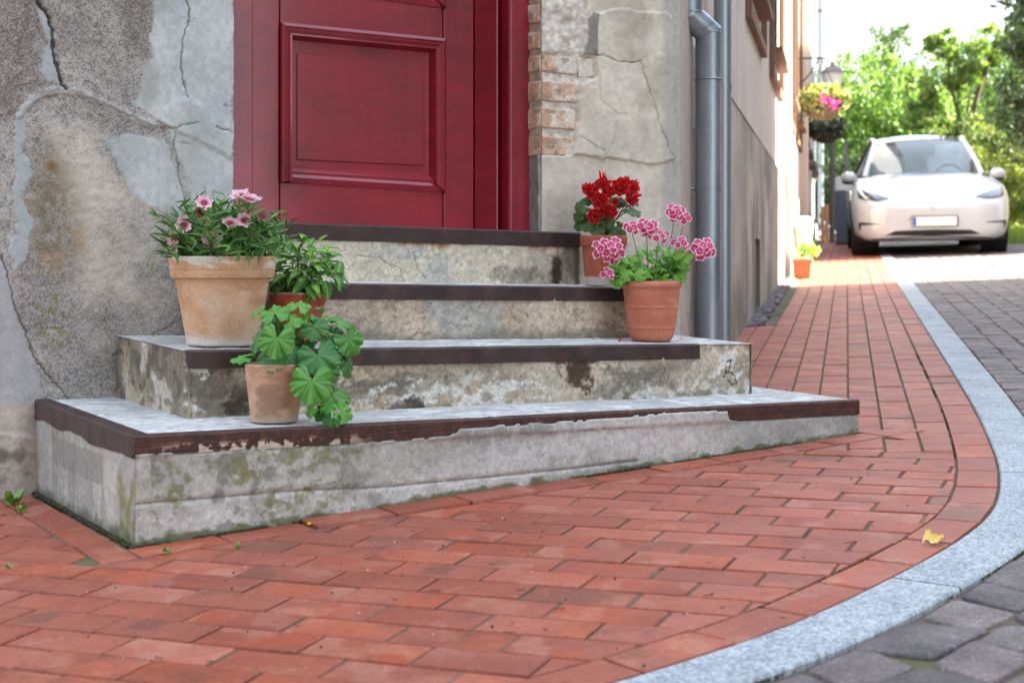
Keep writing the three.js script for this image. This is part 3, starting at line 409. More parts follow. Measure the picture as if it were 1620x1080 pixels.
    mesh('trim', mergeGeometries([bar(a - 0.28, a - 0.22, 2.17, WT + 0.25, -0.01, 0.04), bar(b + 0.22, b + 0.28, 2.17, WT + 0.25, -0.01, 0.04), bar(a - 0.22, b + 0.22, 2.17, 2.23, -0.01, 0.04), bar(a - 0.22, b + 0.22, WT + 0.19, WT + 0.25, -0.01, 0.04)]), brown, w);
  });
  mesh('pilaster', mergeGeometries([bar(8.55, 8.85, 0.2, 6.2, -0.01, 0.07)]), std({ map: tex(64, 256, (u, v) => plasterCol(u * 0.3 + 30, v * 6)) }), house);
  mesh('corner_board', bar(9.02, 9.16, 1.5, 6.2, -0.01, 0.06), std({ color: col(150, 92, 62), roughness: 0.8 }), house);
  mesh('pilaster', bar(13.55, 14.0, 0.4, 6.2, -0.01, 0.09), std({ color: col(206, 190, 172) }), house);
  // the body of the house behind the plaster, and its roof
  const foot = [wallPos(-1.75, 0, -0.3), wallPos(-0.04, 0, -0.34), wallPos(0.3, 0, -0.42), wallPos(1.9, 0, -0.42), wallPos(CS + 0.1, 0, -0.32), wallPos(T(14), 0, -0.32)].map(p => [p[0], -p[2]]);
  const far = AX(-9, 18.7), lf = AX(-9, foot[0][1] + 1.5), fp = [...foot, far, lf];
  const shp = (P) => { const s = new THREE.Shape(); P.forEach((p, i) => i ? s.lineTo(p[0], p[1]) : s.moveTo(p[0], p[1])); return s; };
  const ex = (P, y0, y1) => { const g = new THREE.ExtrudeGeometry(shp(P), { depth: y1 - y0, bevelEnabled: false }); g.rotateX(-Math.PI / 2); g.translate(0, y0, 0); return g; };
  mesh('inner_wall', ex(fp, -0.2, 6.15), std({ color: col(120, 110, 100) }), house);
  const c0 = centre(fp), ov = fp.map(p => { const d = [p[0] - c0[0], p[1] - c0[1]], l = Math.hypot(...d); return [p[0] + d[0] / l * 0.75, p[1] + d[1] / l * 0.75]; });
  mesh('roof', ex(ov, 6.21, 6.36), std({ color: col(128, 70, 54) }), house);
}
// ---- door
{
  const woodBump = tex(256, 512, (u, v) => { const k = 127 + 80 * tn(u, v * 0.25, 40, 3, 51) + 50 * tn(u, v, 4, 4, 52); return [k, k, k]; }, false);
  const redMap = tex(512, 512, (u, v) => { const a = tn(u, v, 5, 5, 53), b = tn(u, v, 80, 2, 54), w = hash(Math.floor(u * 500), Math.floor(v * 500)); const k = 1 + a * 0.2 + b * 0.05 + 0.07 * tn(u, v * 6, 10, 3, 57), fade = ss(0.12, 0.5, tn(u, v, 3, 5, 58)); const c = w > 0.9985 ? [170, 110, 110] : mix3([134, 6, 32], [146, 26, 48], fade); return [c[0] * k, c[1] * k, c[2] * k]; });
  const paint = new THREE.MeshPhysicalMaterial({ map: redMap, bumpMap: woodBump, bumpScale: 0.002, roughness: 0.55, clearcoat: 0.7, clearcoatRoughness: 0.12, side: THREE.DoubleSide });
  const FO = 0.905, LO = 1.02, HT = 2.95;
  const sx = (px, off) => W(px, 200, off)[0], YB = 0.80;
  const B = (x0, x1, y0, y1, o0, o1, r = 0.004) => box(x0, x1, y0, y1, -o1, -o0, r);
  const frame = part('door_frame', house); corner(frame);
  const sJ = sx(752, LO), jOff = (() => { let a = 0.8, b = LO; for (let i = 0; i < 40; i++) { const m = (a + b) / 2; sx(788, m) < sJ ? a = m : b = m; } return a; })();
  mesh('jamb', B(W(368, 200, WALL)[0] - 0.06, sx(400, FO), YB, HT, FO, 1.1), paint, frame);
  { const s788 = sx(788, 0.945), s806 = sx(806, FO), pr = [[sJ, 1.06], [sJ, LO + 0.002], [sJ + 0.004, LO - 0.004], [s788 - 0.004, 0.948], [s788, 0.947], [s788 + 0.004, 0.951], [s788 + 0.007, 0.99], [s806 + 0.006, 0.99]], g = new Geo(); for (let i = 0; i < pr.length - 1; i++) { const [a, o] = pr[i], [b, q] = pr[i + 1]; for (let j = 0; j < 8; j++) { const ya = lerp(YB, HT, j / 8), yb2 = lerp(YB, HT, (j + 1) / 8); g.quad([a, ya, -o], [b, ya, -q], [b, yb2, -q], [a, yb2, -o], [a + o, ya], [b + q, ya], [b + q, yb2], [a + o, yb2]); } } mesh('jamb', g.build(0.4), paint, frame); }
  mesh('architrave', mergeGeometries([B(sx(806, FO), SE + 0.03, YB, HT, FO, FO + 0.12, 0.01)]), paint, frame);
  mesh('head', B(0.5, SE + 0.05, HT, HT + 0.12, FO, 1.1), paint, frame);
  const door = part('door', house); corner(door);
  const x0 = sx(400, FO) - 0.03, xl = sx(443, LO), xr = sx(701, LO), x1 = sJ - 0.006;
  const yAt = (px, py) => W(px, py, LO)[1];
  const yb = YB + 0.012, rail0 = yAt(443, 288), p1t = yAt(443, 36), r1 = yAt(703, 10), HD = 2.9;
  mesh('stile', B(x0, xl - 0.002, yb, HD, LO, LO + 0.045), paint, door); mesh('stile', B(xr + 0.0015, x1, yb, HD, LO, LO + 0.045), paint, door);
  mesh('rail', B(xl, xr, yb, rail0, LO + 0.0015, LO + 0.045), paint, door);
  mesh('rail', B(xl, xr, p1t - 0.02, r1 + 0.02, LO + 0.0015, LO + 0.045), paint, door);
  const panelSet = (ya, yt) => {
    mesh('panel', B(xl - 0.01, xr + 0.01, ya - 0.02, yt + 0.02, LO + 0.018, LO + 0.04), paint, door);
    mesh('raised_field', B(xl + 0.062, xr - 0.066, ya + 0.068, yt - 0.085, LO + 0.0125, LO + 0.02, 0.0025), paint, door);
    // three-sided moulding
    const prof = [[0, 0.0], [0, 0.016], [0.010, 0.021], [0.016, 0.016], [0.020, 0.019], [0.030, 0.012], [0.036, 0.014], [0.042, -0.004], [0.046, -0.018]], g = new Geo();
    const ring = ([i, h]) => [[xl - 0.002 + i, ya - 0.004 + i * 0.15, -LO + h], [xl - 0.002 + i, yt - i, -LO + h], [xr + 0.002 - i, yt - i, -LO + h], [xr + 0.002 - i, ya - 0.022 + i * 0.9, -LO + h]];
    for (let k = 0; k < prof.length - 1; k++) { const a = ring(prof[k]), b = ring(prof[k + 1]); for (let i = 0; i < 3; i++) g.quad(a[i], a[i + 1], b[i + 1], b[i], [a[i][0], a[i][1]], [a[i + 1][0], a[i + 1][1]], [b[i + 1][0], b[i + 1][1]], [b[i][0], b[i][1]]); }
    for (const e of [0, 3]) { const q = prof.map(p => ring(p)[e]); for (let k = 1; k < q.length - 1; k++) g.tri(q[0], q[k], q[k + 1]); }
    mesh('moulding', g.build(0.5), paint, door);
    const s = new Geo(), zz = (y, h) => [[xl + 0.03, y, -LO + h], [xr - 0.012, y - 0.012, -LO + h]], rows = [zz(ya - 0.006, 0.002), zz(ya + 0.012, 0.008), zz(ya + 0.022, 0.002), zz(ya + 0.03, 0.004), zz(ya + 0.05, -0.018)]; for (let k = 0; k < rows.length - 1; k++) s.quad(rows[k][0], rows[k][1], rows[k + 1][1], rows[k + 1][0]); mesh('sill_moulding', s.build(0.4), paint, door);
  };
  panelSet(rail0 + 0.004, p1t); panelSet(r1 + 0.012, r1 + 0.62); mesh('rail', B(xl, xr, r1 + 0.6, HD, LO + 0.0015, LO + 0.045), paint, door);
}
// ---- downpipes
{
  const zinc = new THREE.MeshStandardMaterial({ map: tex(128, 512, (u, v) => { const a = tn(u, v, 6, 5, 61), b = tn(u, v, 60, 2, 62); const k = 1 + a * 0.14 + b * 0.05; return [150 * k, 160 * k, 168 * k]; }), metalness: 0.8, roughness: 0.4, side: THREE.DoubleSide });
  const pipe = (label, Zp, px, r, elbow) => {
    const X = (px - CX) / FPX * Zp, y0 = hg(X, Zp) - 0.02, t = thing('downpipe', label, 'downpipe', [X, y0, -Zp]);
    const yE = elbow ? EYE + (HORIZON - 52) / FPX * Zp - y0 : 0, dx = -0.073, up = 0.06;
    if (elbow) { mesh('pipe', mitreTube([[0, 0, 0], [0, yE, 0], [dx, yE + up, 0.03], [dx, 5.6, 0.03]], r), zinc, t);
      const ring = (y, k = 1.03, x = 0, z = 0, h = 0.008) => { const g = new THREE.TorusGeometry(r * k, h * 0.5, 8, 36); g.rotateX(Math.PI / 2); g.translate(x, y, z); return g; };
      for (const g of [ring(EYE + (HORIZON - 126) / FPX * Zp - y0), ring(yE, 1.0, 0, 0, 0.005), ring(yE + up + 0.01, 1.0, dx, 0.03, 0.005)]) mesh('seam', g, zinc, t);
      const yb = EYE + (HORIZON - 298) / FPX * Zp - y0, br = mesh('bracket', mergeGeometries([new THREE.CylinderGeometry(r * 1.05, r * 1.05, 0.018, 36, 1, true).translate(0, yb, 0), new THREE.CylinderGeometry(0.005, 0.005, 0.12, 10).rotateZ(Math.PI / 2).translate(-r - 0.05, yb, 0)]), zinc, t); br.name = 'bracket';
    } else { mesh('pipe', mitreTube([[0, 0, 0], [0, 5.9, 0]], r), zinc, t); mesh('bracket', new THREE.CylinderGeometry(r * 1.06, r * 1.06, 0.02, 30, 1, true).translate(0, 1.2, 0), zinc, t); }
    return t;
  };
  pipe('wide zinc downpipe with an elbow at the corner of the house', 5.42, 1121, 0.049, true);
  pipe('slim straight zinc downpipe just behind the wider one', 5.95, 1143.5, 0.036, false);
}
// ---------------------------------------------------------------- the entrance steps
const TOP = [(s) => 0.335 - 0.0119 * s, (s) => 0.5037 - 0.0171 * s, (s) => 0.6700 - 0.0168 * s, (s) => 0.8405 - 0.0134 * s];
const OFF = [0, 0.28, 0.56, 0.80], SPAN = [[0, 2.183], [0.212, 2.028], [0.42, 1.83], [0.53, 1.735]];
const groundAt = (s, o) => hg(...fromSO(s, o));
{
  const steps = thing('entrance_steps', 'four worn concrete steps with rusty steel edges below the red door', 'steps');
  const q = (off) => onPlane(off), blob = (off, px, py, r, ry = r) => { const c = W(px, py, off), e = W(px + r, py + ry, off); return { c, rx: Math.abs(e[0] - c[0]), ry: Math.abs(e[1] - c[1]) }; };
  const inB = (b, s, t, n = 0.35) => { const d = Math.hypot((s - b.c[0]) / b.rx, (t - b.c[1]) / b.ry) + n * (fbm(s * 34, t * 34, 5) + 0.6 * fbm(s * 120, t * 120, 3)) * 1.3; return 1 - ss(0.4, 1.2, d); };
  const grit = (s, t, k = 1) => 1 + k * (0.10 * fbm(s * 90, t * 90, 3) + 0.05 * fbm(s * 260, t * 260, 2)) + (speck(s, t, 420) > 0.965 ? -0.22 * k : speck(s, t, 420) < 0.02 ? 0.14 * k : 0);
  const times = (c, k) => [c[0] * k, c[1] * k, c[2] * k];
  // rusty steel angle
  const rust = tex(512, 512, (u, v) => { const a = tn(u, v, 6, 6, 71), b = tn(u, v, 64, 3, 72); let c = mix3([56, 43, 41], [76, 58, 54], 0.5 + a); c = mix3(c, [96, 58, 40], ss(0.2, 0.55, tn(u, v, 9, 5, 73)) * 0.4); const k = 1 + b * 0.16; return times(c, k); });
  rust.repeat.set(3.1, 3.1);
  const steel = new THREE.MeshStandardMaterial({ map: rust, bumpMap: grainBump, bumpScale: 0.0015, roughness: 0.55, metalness: 0.25, side: THREE.DoubleSide });
  const nosing = (k, s0, s1, h, parent, mat = steel, th = 0.0045) => { const g = new Geo(), z = -OFF[k] + th, n = 40, L = (s, y, o) => [s, TOP[k](s) + y, o]; const prof = [[-h, z - 0.006], [-h, z], [-0.003, z], [0.0015, z - 0.0035], [0.0015, z - 0.036], [-0.004, z - 0.036]];
    for (let i = 0; i < n; i++) { const a = lerp(s0, s1, i / n), b = lerp(s0, s1, (i + 1) / n); for (let j = 0; j < prof.length - 1; j++) { const A = L(a, ...prof[j]), B = L(b, ...prof[j]), Cc = L(b, ...prof[j + 1]), D = L(a, ...prof[j + 1]), d0 = (prof[j][0] - prof[j][1]), d1 = (prof[j + 1][0] - prof[j + 1][1]); g.quad(A, B, Cc, D, [a, d0], [b, d0], [b, d1], [a, d1]); } }
    for (const s of [s0, s1]) { const P = prof.map(p => L(s, ...p)); for (let j = 1; j < P.length - 1; j++) g.tri(P[0], P[j], P[j + 1]); }
    return mesh('nosing', g.build(0.5), mat, parent); };
  const step = [0, 1, 2, 3].map(() => corner(part('step', steps)));
  const treadCol = (s, o) => { const a = fbm(s * 7, o * 7, 5), b = fbm(s * 46, o * 60, 4), w = fbm(s * 16, o * 26, 5); let c = mix3([170, 172, 170], [200, 202, 200], clamp(0.5 + a)); c = mix3(c, [224, 225, 224], ss(0.0, 0.5, w) * 0.7); c = mix3(c, [120, 117, 110], ss(0.25, 0.65, b + 0.4 * a) * 0.55); return times(c, grit(s, o)); };
  const tread = (k, s0, s1, o1, slope = 0) => relief('tread', { s0, s1, t0: () => OFF[k] - 0.001, t1: () => o1, cell: 0.007, texel: 0.0022, pos: (s, o, h) => [s, TOP[k](s) + h + slope * (o - OFF[k]), -o], height: (s, o) => { const e = Math.min(ss(0, 0.03, o - OFF[k]), ss(0, 0.02, s - s0), ss(0, 0.02, s1 - s)); return e * (0.003 * fbm(s * 14, o * 14, 4) + 0.0015 * fbm(s * 70, o * 70, 3)) + 0.0; }, color: treadCol }, step[k]);
  tread(0, 0, 2.183, 0.84, 0.02); tread(1, 0.212, 2.028, 0.84, 0.03); tread(2, 0.42, 1.83, 0.84, 0.03); tread(3, 0.53, 1.735, 1.12, 0.0);
  // --- lowest step
  { const mossB = [blob(0, 265, 770, 40, 50), blob(0, 300, 735, 60, 30), blob(0, 500, 720, 90, 22), blob(0, 380, 745, 60, 30), blob(0, 470, 790, 80, 20)], pale = [blob(0, 800, 740, 120, 45), blob(0, 340, 830, 110, 30), blob(0, 1000, 690, 140, 35), blob(0, 620, 800, 160, 25)];
    const seam = line(q(0)([205, 797], [330, 787], [470, 775], [600, 770], [760, 755], [900, 741], [1010, 728])), top = poly(q(0)([725, 677], [735, 676], [850, 668], [960, 661], [1050, 653], [1120, 649], [1148, 650], [1152, 664], [1360, 672], [1360, 800], [150, 900], [150, 722], [215, 719], [400, 710], [520, 705], [600, 698], [690, 690], [722, 684]));
    const cov = (s, t) => top.d(s + 0.003 * vn(s * 70, t * 70), t + 0.004 * fbm(s * 45, t * 45, 3));
    const height = (s, t) => { const d = TOP[0](s) - t, c = cov(s, t), near = ss(0.05, 0.035, d); const proud = near * (ss(-0.001, 0.0015, c) * 0.0085 - 0.004 * (1 - ss(-0.001, 0.0015, c))); const end = Math.min(ss(0, 0.012, s), ss(0, 0.012, 2.183 - s)); return end * (0.0012 * fbm(s * 60, t * 60, 3) + 0.004 * fbm(s * 4, t * 6, 3) - 0.004 * (1 - ss(0.002, 0.005, seam.d(s, t + 0.002 * vn(s * 60, 3)))) - 0.004 * ss(0.62, 0.75, fbm(s * 110, t * 110, 2))) + proud + 0.002 * (1 - near); };
    const color = (s, t) => { const a = fbm(s * 5, t * 7, 5), b = fbm(s * 26, t * 26, 4), st = fbm(s * 22, t * 2, 4); let c = mix3([150, 153, 146], [190, 192, 185], clamp(0.55 + a)); for (const p of pale) c = mix3(c, [212, 213, 210], 0.6 * inB(p, s, t)); c = mix3(c, [126, 126, 118], ss(0.05, 0.5, st) * 0.35 * ss(0.9, 0.3, s)); c = mix3(c, [112, 112, 102], ss(0.1, 0.4, b) * ss(1.0, 0.2, s) * 0.6);
      let m = 0; for (const p of mossB) m = Math.max(m, inB(p, s, t, 0.5)); c = mix3(c, [120, 126, 90], m * ss(-0.15, 0.3, fbm(s * 60, t * 60, 4)) * 0.7); c = mix3(c, [120, 122, 66], m * ss(0.2, 0.6, fbm(s * 42 + 8, t * 42, 5)) * 0.5);
      const gl = groundAt(s, 0); c = mix3(c, [84, 92, 56], ss(0.014, 0.0, t - gl + 0.02 * fbm(s * 25, t * 40, 4)) * 0.75); c = mix3(c, [96, 94, 84], (1 - ss(0.001, 0.004, seam.d(s, t))) * 0.5);
      return times(c, grit(s, t, 1.1)); };
    relief('riser', { s0: 0, s1: 2.183, t0: (s) => groundAt(s, 0) - 0.03, t1: (s) => TOP[0](s) - 0.002, cell: 0.0048, texel: 0.0016, pos: (s, t, h) => [s, t, h], height, color }, step[0]);
    // left end
    const side = (o, t) => { const a = fbm(o * 5 + 7, t * 7, 5), st = fbm(o * 24, t * 2 + 3, 4); let c = mix3([150, 148, 142], [184, 182, 174], clamp(0.5 + a)); c = mix3(c, [112, 108, 102], ss(0.0, 0.5, st) * 0.4); const b = t - (TOP[0](0) - 0.13), blk = Math.abs(o - 0.45) < 0.22 && Math.abs(b - 0.03) < 0.035 ? 1 : 0; c = mix3(c, [128, 124, 118], blk * 0.55); c = mix3(c, [112, 116, 52], ss(0.22, 0.0, o + 0.08 * fbm(o * 30, t * 20, 4)) * ss(-0.2, 0.4, fbm(o * 20, t * 14, 4)) * 0.7); c = mix3(c, [70, 74, 50], ss(0.03, 0, t - groundAt(0, o) + 0.02 * fbm(o * 25, t * 30, 3)) * 0.7); return times(c, grit(o, t)); };
    const sc = (o, t) => 0.036 + 0.012 * fbm(o * 14, 3, 3) + 0.01 * ss(0.3, 0.8, o);
    relief('side', { s0: 0, s1: 0.84, t0: (o) => groundAt(0, o) - 0.03, t1: (o) => TOP[0](0) - 0.002 + 0.02 * o, cell: 0.006, texel: 0.002, pos: (o, t, h) => [-h, t, -o], height: (o, t) => { const d = TOP[0](0) + 0.02 * o - t; return ss(0, 0.01, o) * 0.003 * fbm(o * 8, t * 8, 4) + (d > sc(o, t) ? 0.001 : -0.004) * ss(0, 0.006, o); }, color: side }, step[0]);
    relief('side', { s0: 0, s1: 0.84, t0: (o) => groundAt(2.183, o) - 0.03, t1: (o) => TOP[0](2.183) - 0.002 + 0.02 * o, cell: 0.02, texel: 0.004, pos: (o, t, h) => [2.183 + h, t, -o], height: () => 0, color: side }, step[0]);
    // front bar, with cement still stuck to it
    const n0 = tex(2048, 64, (u, v) => { const s = u * 2.2, f = fbm(s * 40, v * 2, 5), g2 = fbm(s * 130, v * 6.5, 3); let c = mix3([64, 42, 37], [86, 54, 45], clamp(0.5 + f)); c = mix3(c, [130, 74, 44], ss(0.15, 0.55, g2) * 0.35); const low = ss(0.55, 0.25, v), zone = ss(0.02, 0.1, s) * ss(0.62, 0.46, s); c = mix3(c, [196, 186, 166], low * zone * ss(-0.08, 0.16, f + g2 * 0.4)); return times(c, 1 + 0.12 * g2); });
    const m0 = new THREE.MeshStandardMaterial({ map: n0, bumpMap: grainBump, bumpScale: 0.002, roughness: 0.62, metalness: 0.15, side: THREE.DoubleSide });
    const b = nosing(0, -0.004, 2.187, 0.042, step[0], m0); { const uv = b.geometry.attributes.uv, p = b.geometry.attributes.position; for (let i = 0; i < uv.count; i++) uv.setXY(i, clamp(p.getX(i) / 2.2, 0.001, 0.999), clamp((p.getY(i) - TOP[0](p.getX(i)) + 0.042) / 0.05, 0.02, 0.98)); }
    const sideBar = new Geo(), tl = TOP[0](0); for (let i = 0; i < 20; i++) { const o0 = 0.001 + i * 0.0415, o1 = o0 + 0.0415, r = (o) => -0.050 + 0.010 * fbm(o * 12, 7, 3) , P = (o) => [[-0.0042, tl + r(o), -o], [-0.0042, tl - 0.003, -o], [-0.001, tl + 0.0016, -o], [0.034, tl + 0.0016, -o]].map(q => [q[0], q[1] + 0.02 * o, q[2]]); const a = P(o0), c = P(o1); for (let j = 0; j < 3; j++) sideBar.quad(a[j], c[j], c[j + 1], a[j + 1], [o0, j * 0.03], [o1, j * 0.03], [o1, j * 0.03 + 0.03], [o0, j * 0.03 + 0.03]); } mesh('nosing', sideBar.build(0.5), steel, step[0]);
  }
  // --- generic rough riser
  const riser = (k, color, amp, extra) => relief('riser', { s0: SPAN[k][0], s1: SPAN[k][1], t0: (s) => TOP[k - 1](s) - 0.012, t1: (s) => TOP[k](s) - 0.001, cell: 0.0048, texel: 0.0016, pos: (s, t, h) => [s, t, -OFF[k] + h], height: (s, t) => { const e = Math.min(ss(0, 0.03, s - SPAN[k][0]), ss(0, 0.03, SPAN[k][1] - s)), d = TOP[k](s) - t; return e * (amp * fbm(s * 9, t * 9, 4) + 0.0022 * fbm(s * 70, t * 70, 4) + (extra ? extra(s, t) : 0)) - 0.012 * (1 - e) - 0.004 * ss(0.04, 0.0, d) * e; }, color: (s, t) => times(color(s, t), grit(s, t, 1.5)) }, step[k]);
  // second step
  { const o = OFF[1], rs = blob(o, 915, 592, 26, 40), rsTop = blob(o, 912, 570, 42, 12), sq = [line(q(o)([1151, 572], [1158, 570], [1154, 584], [1148, 590], [1156, 588], [1163, 594], [1166, 606], [1158, 608], [1152, 600])), line(q(o)([1150, 580], [1146, 596]))], blk = [blob(o, 640, 645, 34, 10), blob(o, 660, 640, 14, 16), blob(o, 370, 640, 22, 18)], wh = [blob(o, 300, 620, 30, 30), blob(o, 720, 632, 160, 26), blob(o, 1040, 640, 120, 20), blob(o, 1155, 600, 60, 60), blob(o, 310, 590, 16, 14)], dk = [blob(o, 340, 610, 60, 30), blob(o, 600, 610, 120, 20), blob(o, 1000, 605, 70, 22), blob(o, 350, 585, 30, 12)];
    riser(1, (s, t) => { const a = fbm(s * 8 + 2, t * 12, 5), b = fbm(s * 30, t * 40, 4), l = fbm(s * 3, t * 40, 3); let c = mix3([146, 136, 120], [200, 186, 164], clamp(0.5 + a * 1.1)); c = mix3(c, [206, 178, 142], ss(0.0, 0.35, fbm(s * 6 + 9, t * 16, 4)) * 0.5); c = mix3(c, [112, 108, 98], ss(0.05, 0.4, l) * 0.55); for (const p of dk) c = mix3(c, [96, 90, 78], inB(p, s, t, 0.8) * 0.55); for (const p of wh) c = mix3(c, [214, 212, 204], inB(p, s, t, 0.7) * ss(-0.25, 0.15, b) * 0.9); for (const p of blk) c = mix3(c, [62, 52, 44], inB(p, s, t, 0.8) * 0.65); c = mix3(c, [62, 42, 32], Math.max(inB(rs, s, t, 0.6), inB(rsTop, s, t, 0.6) * 0.9) * 0.85); const d = Math.min(sq[0].d(s, t), sq[1].d(s, t)) + 0.0015 * vn(s * 200, t * 200); c = mix3(c, [48, 46, 42], (1 - ss(0.001, 0.004, d)) * 0.7); return c; }, 0.006);
    const sideC = (oo, t) => { const a = fbm(oo * 8, t * 9, 5), b = fbm(oo * 30, t * 30, 4); let c = mix3([122, 112, 96], [176, 162, 142], clamp(0.5 + a * 1.2)); c = mix3(c, [200, 192, 178], ss(0.15, 0.4, fbm(oo * 12, t * 8 + 4, 4)) * 0.7); c = mix3(c, [76, 72, 66], ss(0.1, 0.4, b - a * 0.4) * 0.55); return times(c, grit(oo, t, 1.6)); };
    for (const [x, sg] of [[0.212, -1], [2.028, 1]]) relief('side', { s0: o, s1: 0.84, t0: () => TOP[0](x) - 0.01, t1: (oo) => TOP[1](x) - 0.001 + 0.03 * (oo - o), cell: 0.007, texel: 0.002, pos: (oo, t, h) => [x + sg * h, t, -oo], height: (oo, t) => ss(0, 0.03, oo - o) * (0.009 * fbm(oo * 9, t * 10, 4) + 0.003 * fbm(oo * 60, t * 60, 3)) - 0.012 * (1 - ss(0, 0.03, oo - o)), color: sideC }, step[1]);
    nosing(1, W(297, 560, o)[0], W(1106, 550, o)[0], 0.043, step[1]); }
  // third step
  { const o = OFF[2], gr = [blob(o, 735, 500, 60, 40), blob(o, 690, 490, 24, 30), blob(o, 765, 515, 20, 20)];
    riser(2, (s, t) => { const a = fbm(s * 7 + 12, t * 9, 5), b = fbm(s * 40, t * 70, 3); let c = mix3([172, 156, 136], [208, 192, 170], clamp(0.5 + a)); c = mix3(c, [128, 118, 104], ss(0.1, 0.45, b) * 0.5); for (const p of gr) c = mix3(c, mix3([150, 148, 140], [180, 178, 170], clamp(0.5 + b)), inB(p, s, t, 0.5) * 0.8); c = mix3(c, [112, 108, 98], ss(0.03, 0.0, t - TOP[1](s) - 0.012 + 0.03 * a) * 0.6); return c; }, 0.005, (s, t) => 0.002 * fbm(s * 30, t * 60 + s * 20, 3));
    relief('side', { s0: o, s1: 0.84, t0: () => TOP[1](0.42) - 0.01, t1: (oo) => TOP[2](0.42) - 0.001 + 0.03 * (oo - o), cell: 0.01, texel: 0.003, pos: (oo, t, h) => [0.42 - h, t, -oo], height: (oo, t) => 0.006 * fbm(oo * 9, t * 10, 4), color: (oo, t) => times([150, 130, 106], grit(oo, t, 2)) }, step[2]);
    relief('side', { s0: o, s1: 0.84, t0: () => TOP[1](1.83) - 0.01, t1: (oo) => TOP[2](1.83) - 0.001 + 0.03 * (oo - o), cell: 0.02, texel: 0.004, pos: (oo, t, h) => [1.83 + h, t, -oo], height: () => 0, color: (oo, t) => times([150, 140, 126], grit(oo, t, 2)) }, step[2]);
    nosing(2, 0.55, W(1004, 455, o)[0], 0.043, step[2]); }
  // top step
  { const o = OFF[3], cks = [line(q(o)([565, 404], [600, 408], [618, 420], [632, 422], [636, 440], [640, 450])), line(q(o)([655, 398], [660, 425], [672, 440])), line(q(o)([880, 385], [884, 400]))], gr = [blob(o, 690, 425, 26, 26), blob(o, 640, 400, 40, 18)], dk = [blob(o, 820, 437, 50, 16), blob(o, 905, 420, 26, 45)], rs = blob(o, 880, 428, 11, 26);
    const ck = (s, t) => Math.max(...cks.map((f, i) => 0.45 - 0.45 * ss(0.001, 0.0028, f.d(s + 0.003 * vn(s * 80, t * 80 + i), t + 0.003 * vn(s * 80 + i, t * 80)))));
    riser(3, (s, t) => { const a = fbm(s * 7 + 22, t * 9, 5), b = fbm(s * 40, t * 50, 3); let c = mix3([184, 174, 154], [212, 202, 182], clamp(0.5 + a)); for (const p of gr) c = mix3(c, [172, 174, 168], inB(p, s, t, 0.5) * 0.7); for (const p of dk) c = mix3(c, [118, 112, 98], inB(p, s, t, 0.5) * 0.7); c = mix3(c, [150, 92, 48], ss(0.062, 0.04, TOP[3](s) - t - 0.02 * fbm(s * 24, 2, 3)) * ss(-0.05, 0.25, fbm(s * 18, t * 9, 3)) * 0.75); c = mix3(c, [58, 36, 26], inB(rs, s, t, 0.3) * 0.9); c = mix3(c, [98, 90, 78], ck(s, t) * 0.7); return c; }, 0.004, (s, t) => -0.008 * ck(s, t));
    relief('side', { s0: o, s1: 0.84, t0: () => TOP[2](1.735) - 0.01, t1: () => TOP[3](1.735) - 0.001, cell: 0.02, texel: 0.004, pos: (oo, t, h) => [1.735 + h, t, -oo], height: () => 0, color: (oo, t) => times([150, 140, 126], grit(oo, t, 2)) }, step[3]);
    nosing(3, 0.535, 1.737, 0.047, step[3]); }
}
// ---------------------------------------------------------------- potted plants
const lathe = (prof, n = 48) => new THREE.LatheGeometry(prof.map(p => new THREE.Vector2(p[0], p[1])), n);
const clayTex = (base, alt, fn, seed) => tex(512, 256, (u, v) => { const a = tn(u * 3, v, 6, 5, seed), b = tn(u * 3, v, 64, 2, seed + 1); let c = mix3(base, alt, clamp(0.5 + a)); c = fn(c, u, v); const k = 1 + b * 0.08 + (hash(Math.floor(u * 300), Math.floor(v * 150)) > 0.985 ? -0.12 : 0); return [c[0] * k, c[1] * k, c[2] * k]; });
const potBump = bumpTile(24, 4, 6); potBump.repeat.set(4, 1.2);
const clay = (map) => std({ map, bumpMap: potBump, bumpScale: 0.0012, roughness: 0.88 });
const soilMat = plain0(58, 44, 34); function plain0(r, g, b) { return std({ color: col(r, g, b), roughness: 1 }); }
const onStep = (px, k, off) => { const d = [(px - CX) / FPX, 1], Z = (dot(P0, NN) + off) / dot(d, NN), X = d[0] * Z, s = so(X, Z)[0]; return [X, TOP[k](s) + [0.02, 0.03, 0.03, 0][k] * (off - OFF[k]) + 0.002, -Z]; };
function pot(t, prof, rimProf, map, soilR, soilY, n = 48) {   // profile [r, y] from the foot up and back inside
  const v = (g) => { const p = g.attributes.position, uv = g.attributes.uv, H = prof[prof.length - 1][1]; for (let i = 0; i < p.count; i++) uv.setY(i, clamp(p.getY(i) / Math.max(...prof.map(q => q[1]), ...(rimProf || [[0, 0]]).map(q => q[1])), 0.005, 0.995)); return g; };
  mesh('pot', v(lathe(prof, n)), clay(map), t); if (rimProf) mesh('rim', v(lathe(rimProf, n)), clay(map), t);
  mesh('soil', new THREE.CircleGeometry(soilR, 32).rotateX(-Math.PI / 2).translate(0, soilY, 0), soilMat, t);
}
const zAxis = new THREE.Vector3(0, 0, 1);
function face(m, n, roll) { m.quaternion.setFromUnitVectors(zAxis, new THREE.Vector3(...n).normalize()).multiply(new THREE.Quaternion().setFromAxisAngle(zAxis, roll)); }
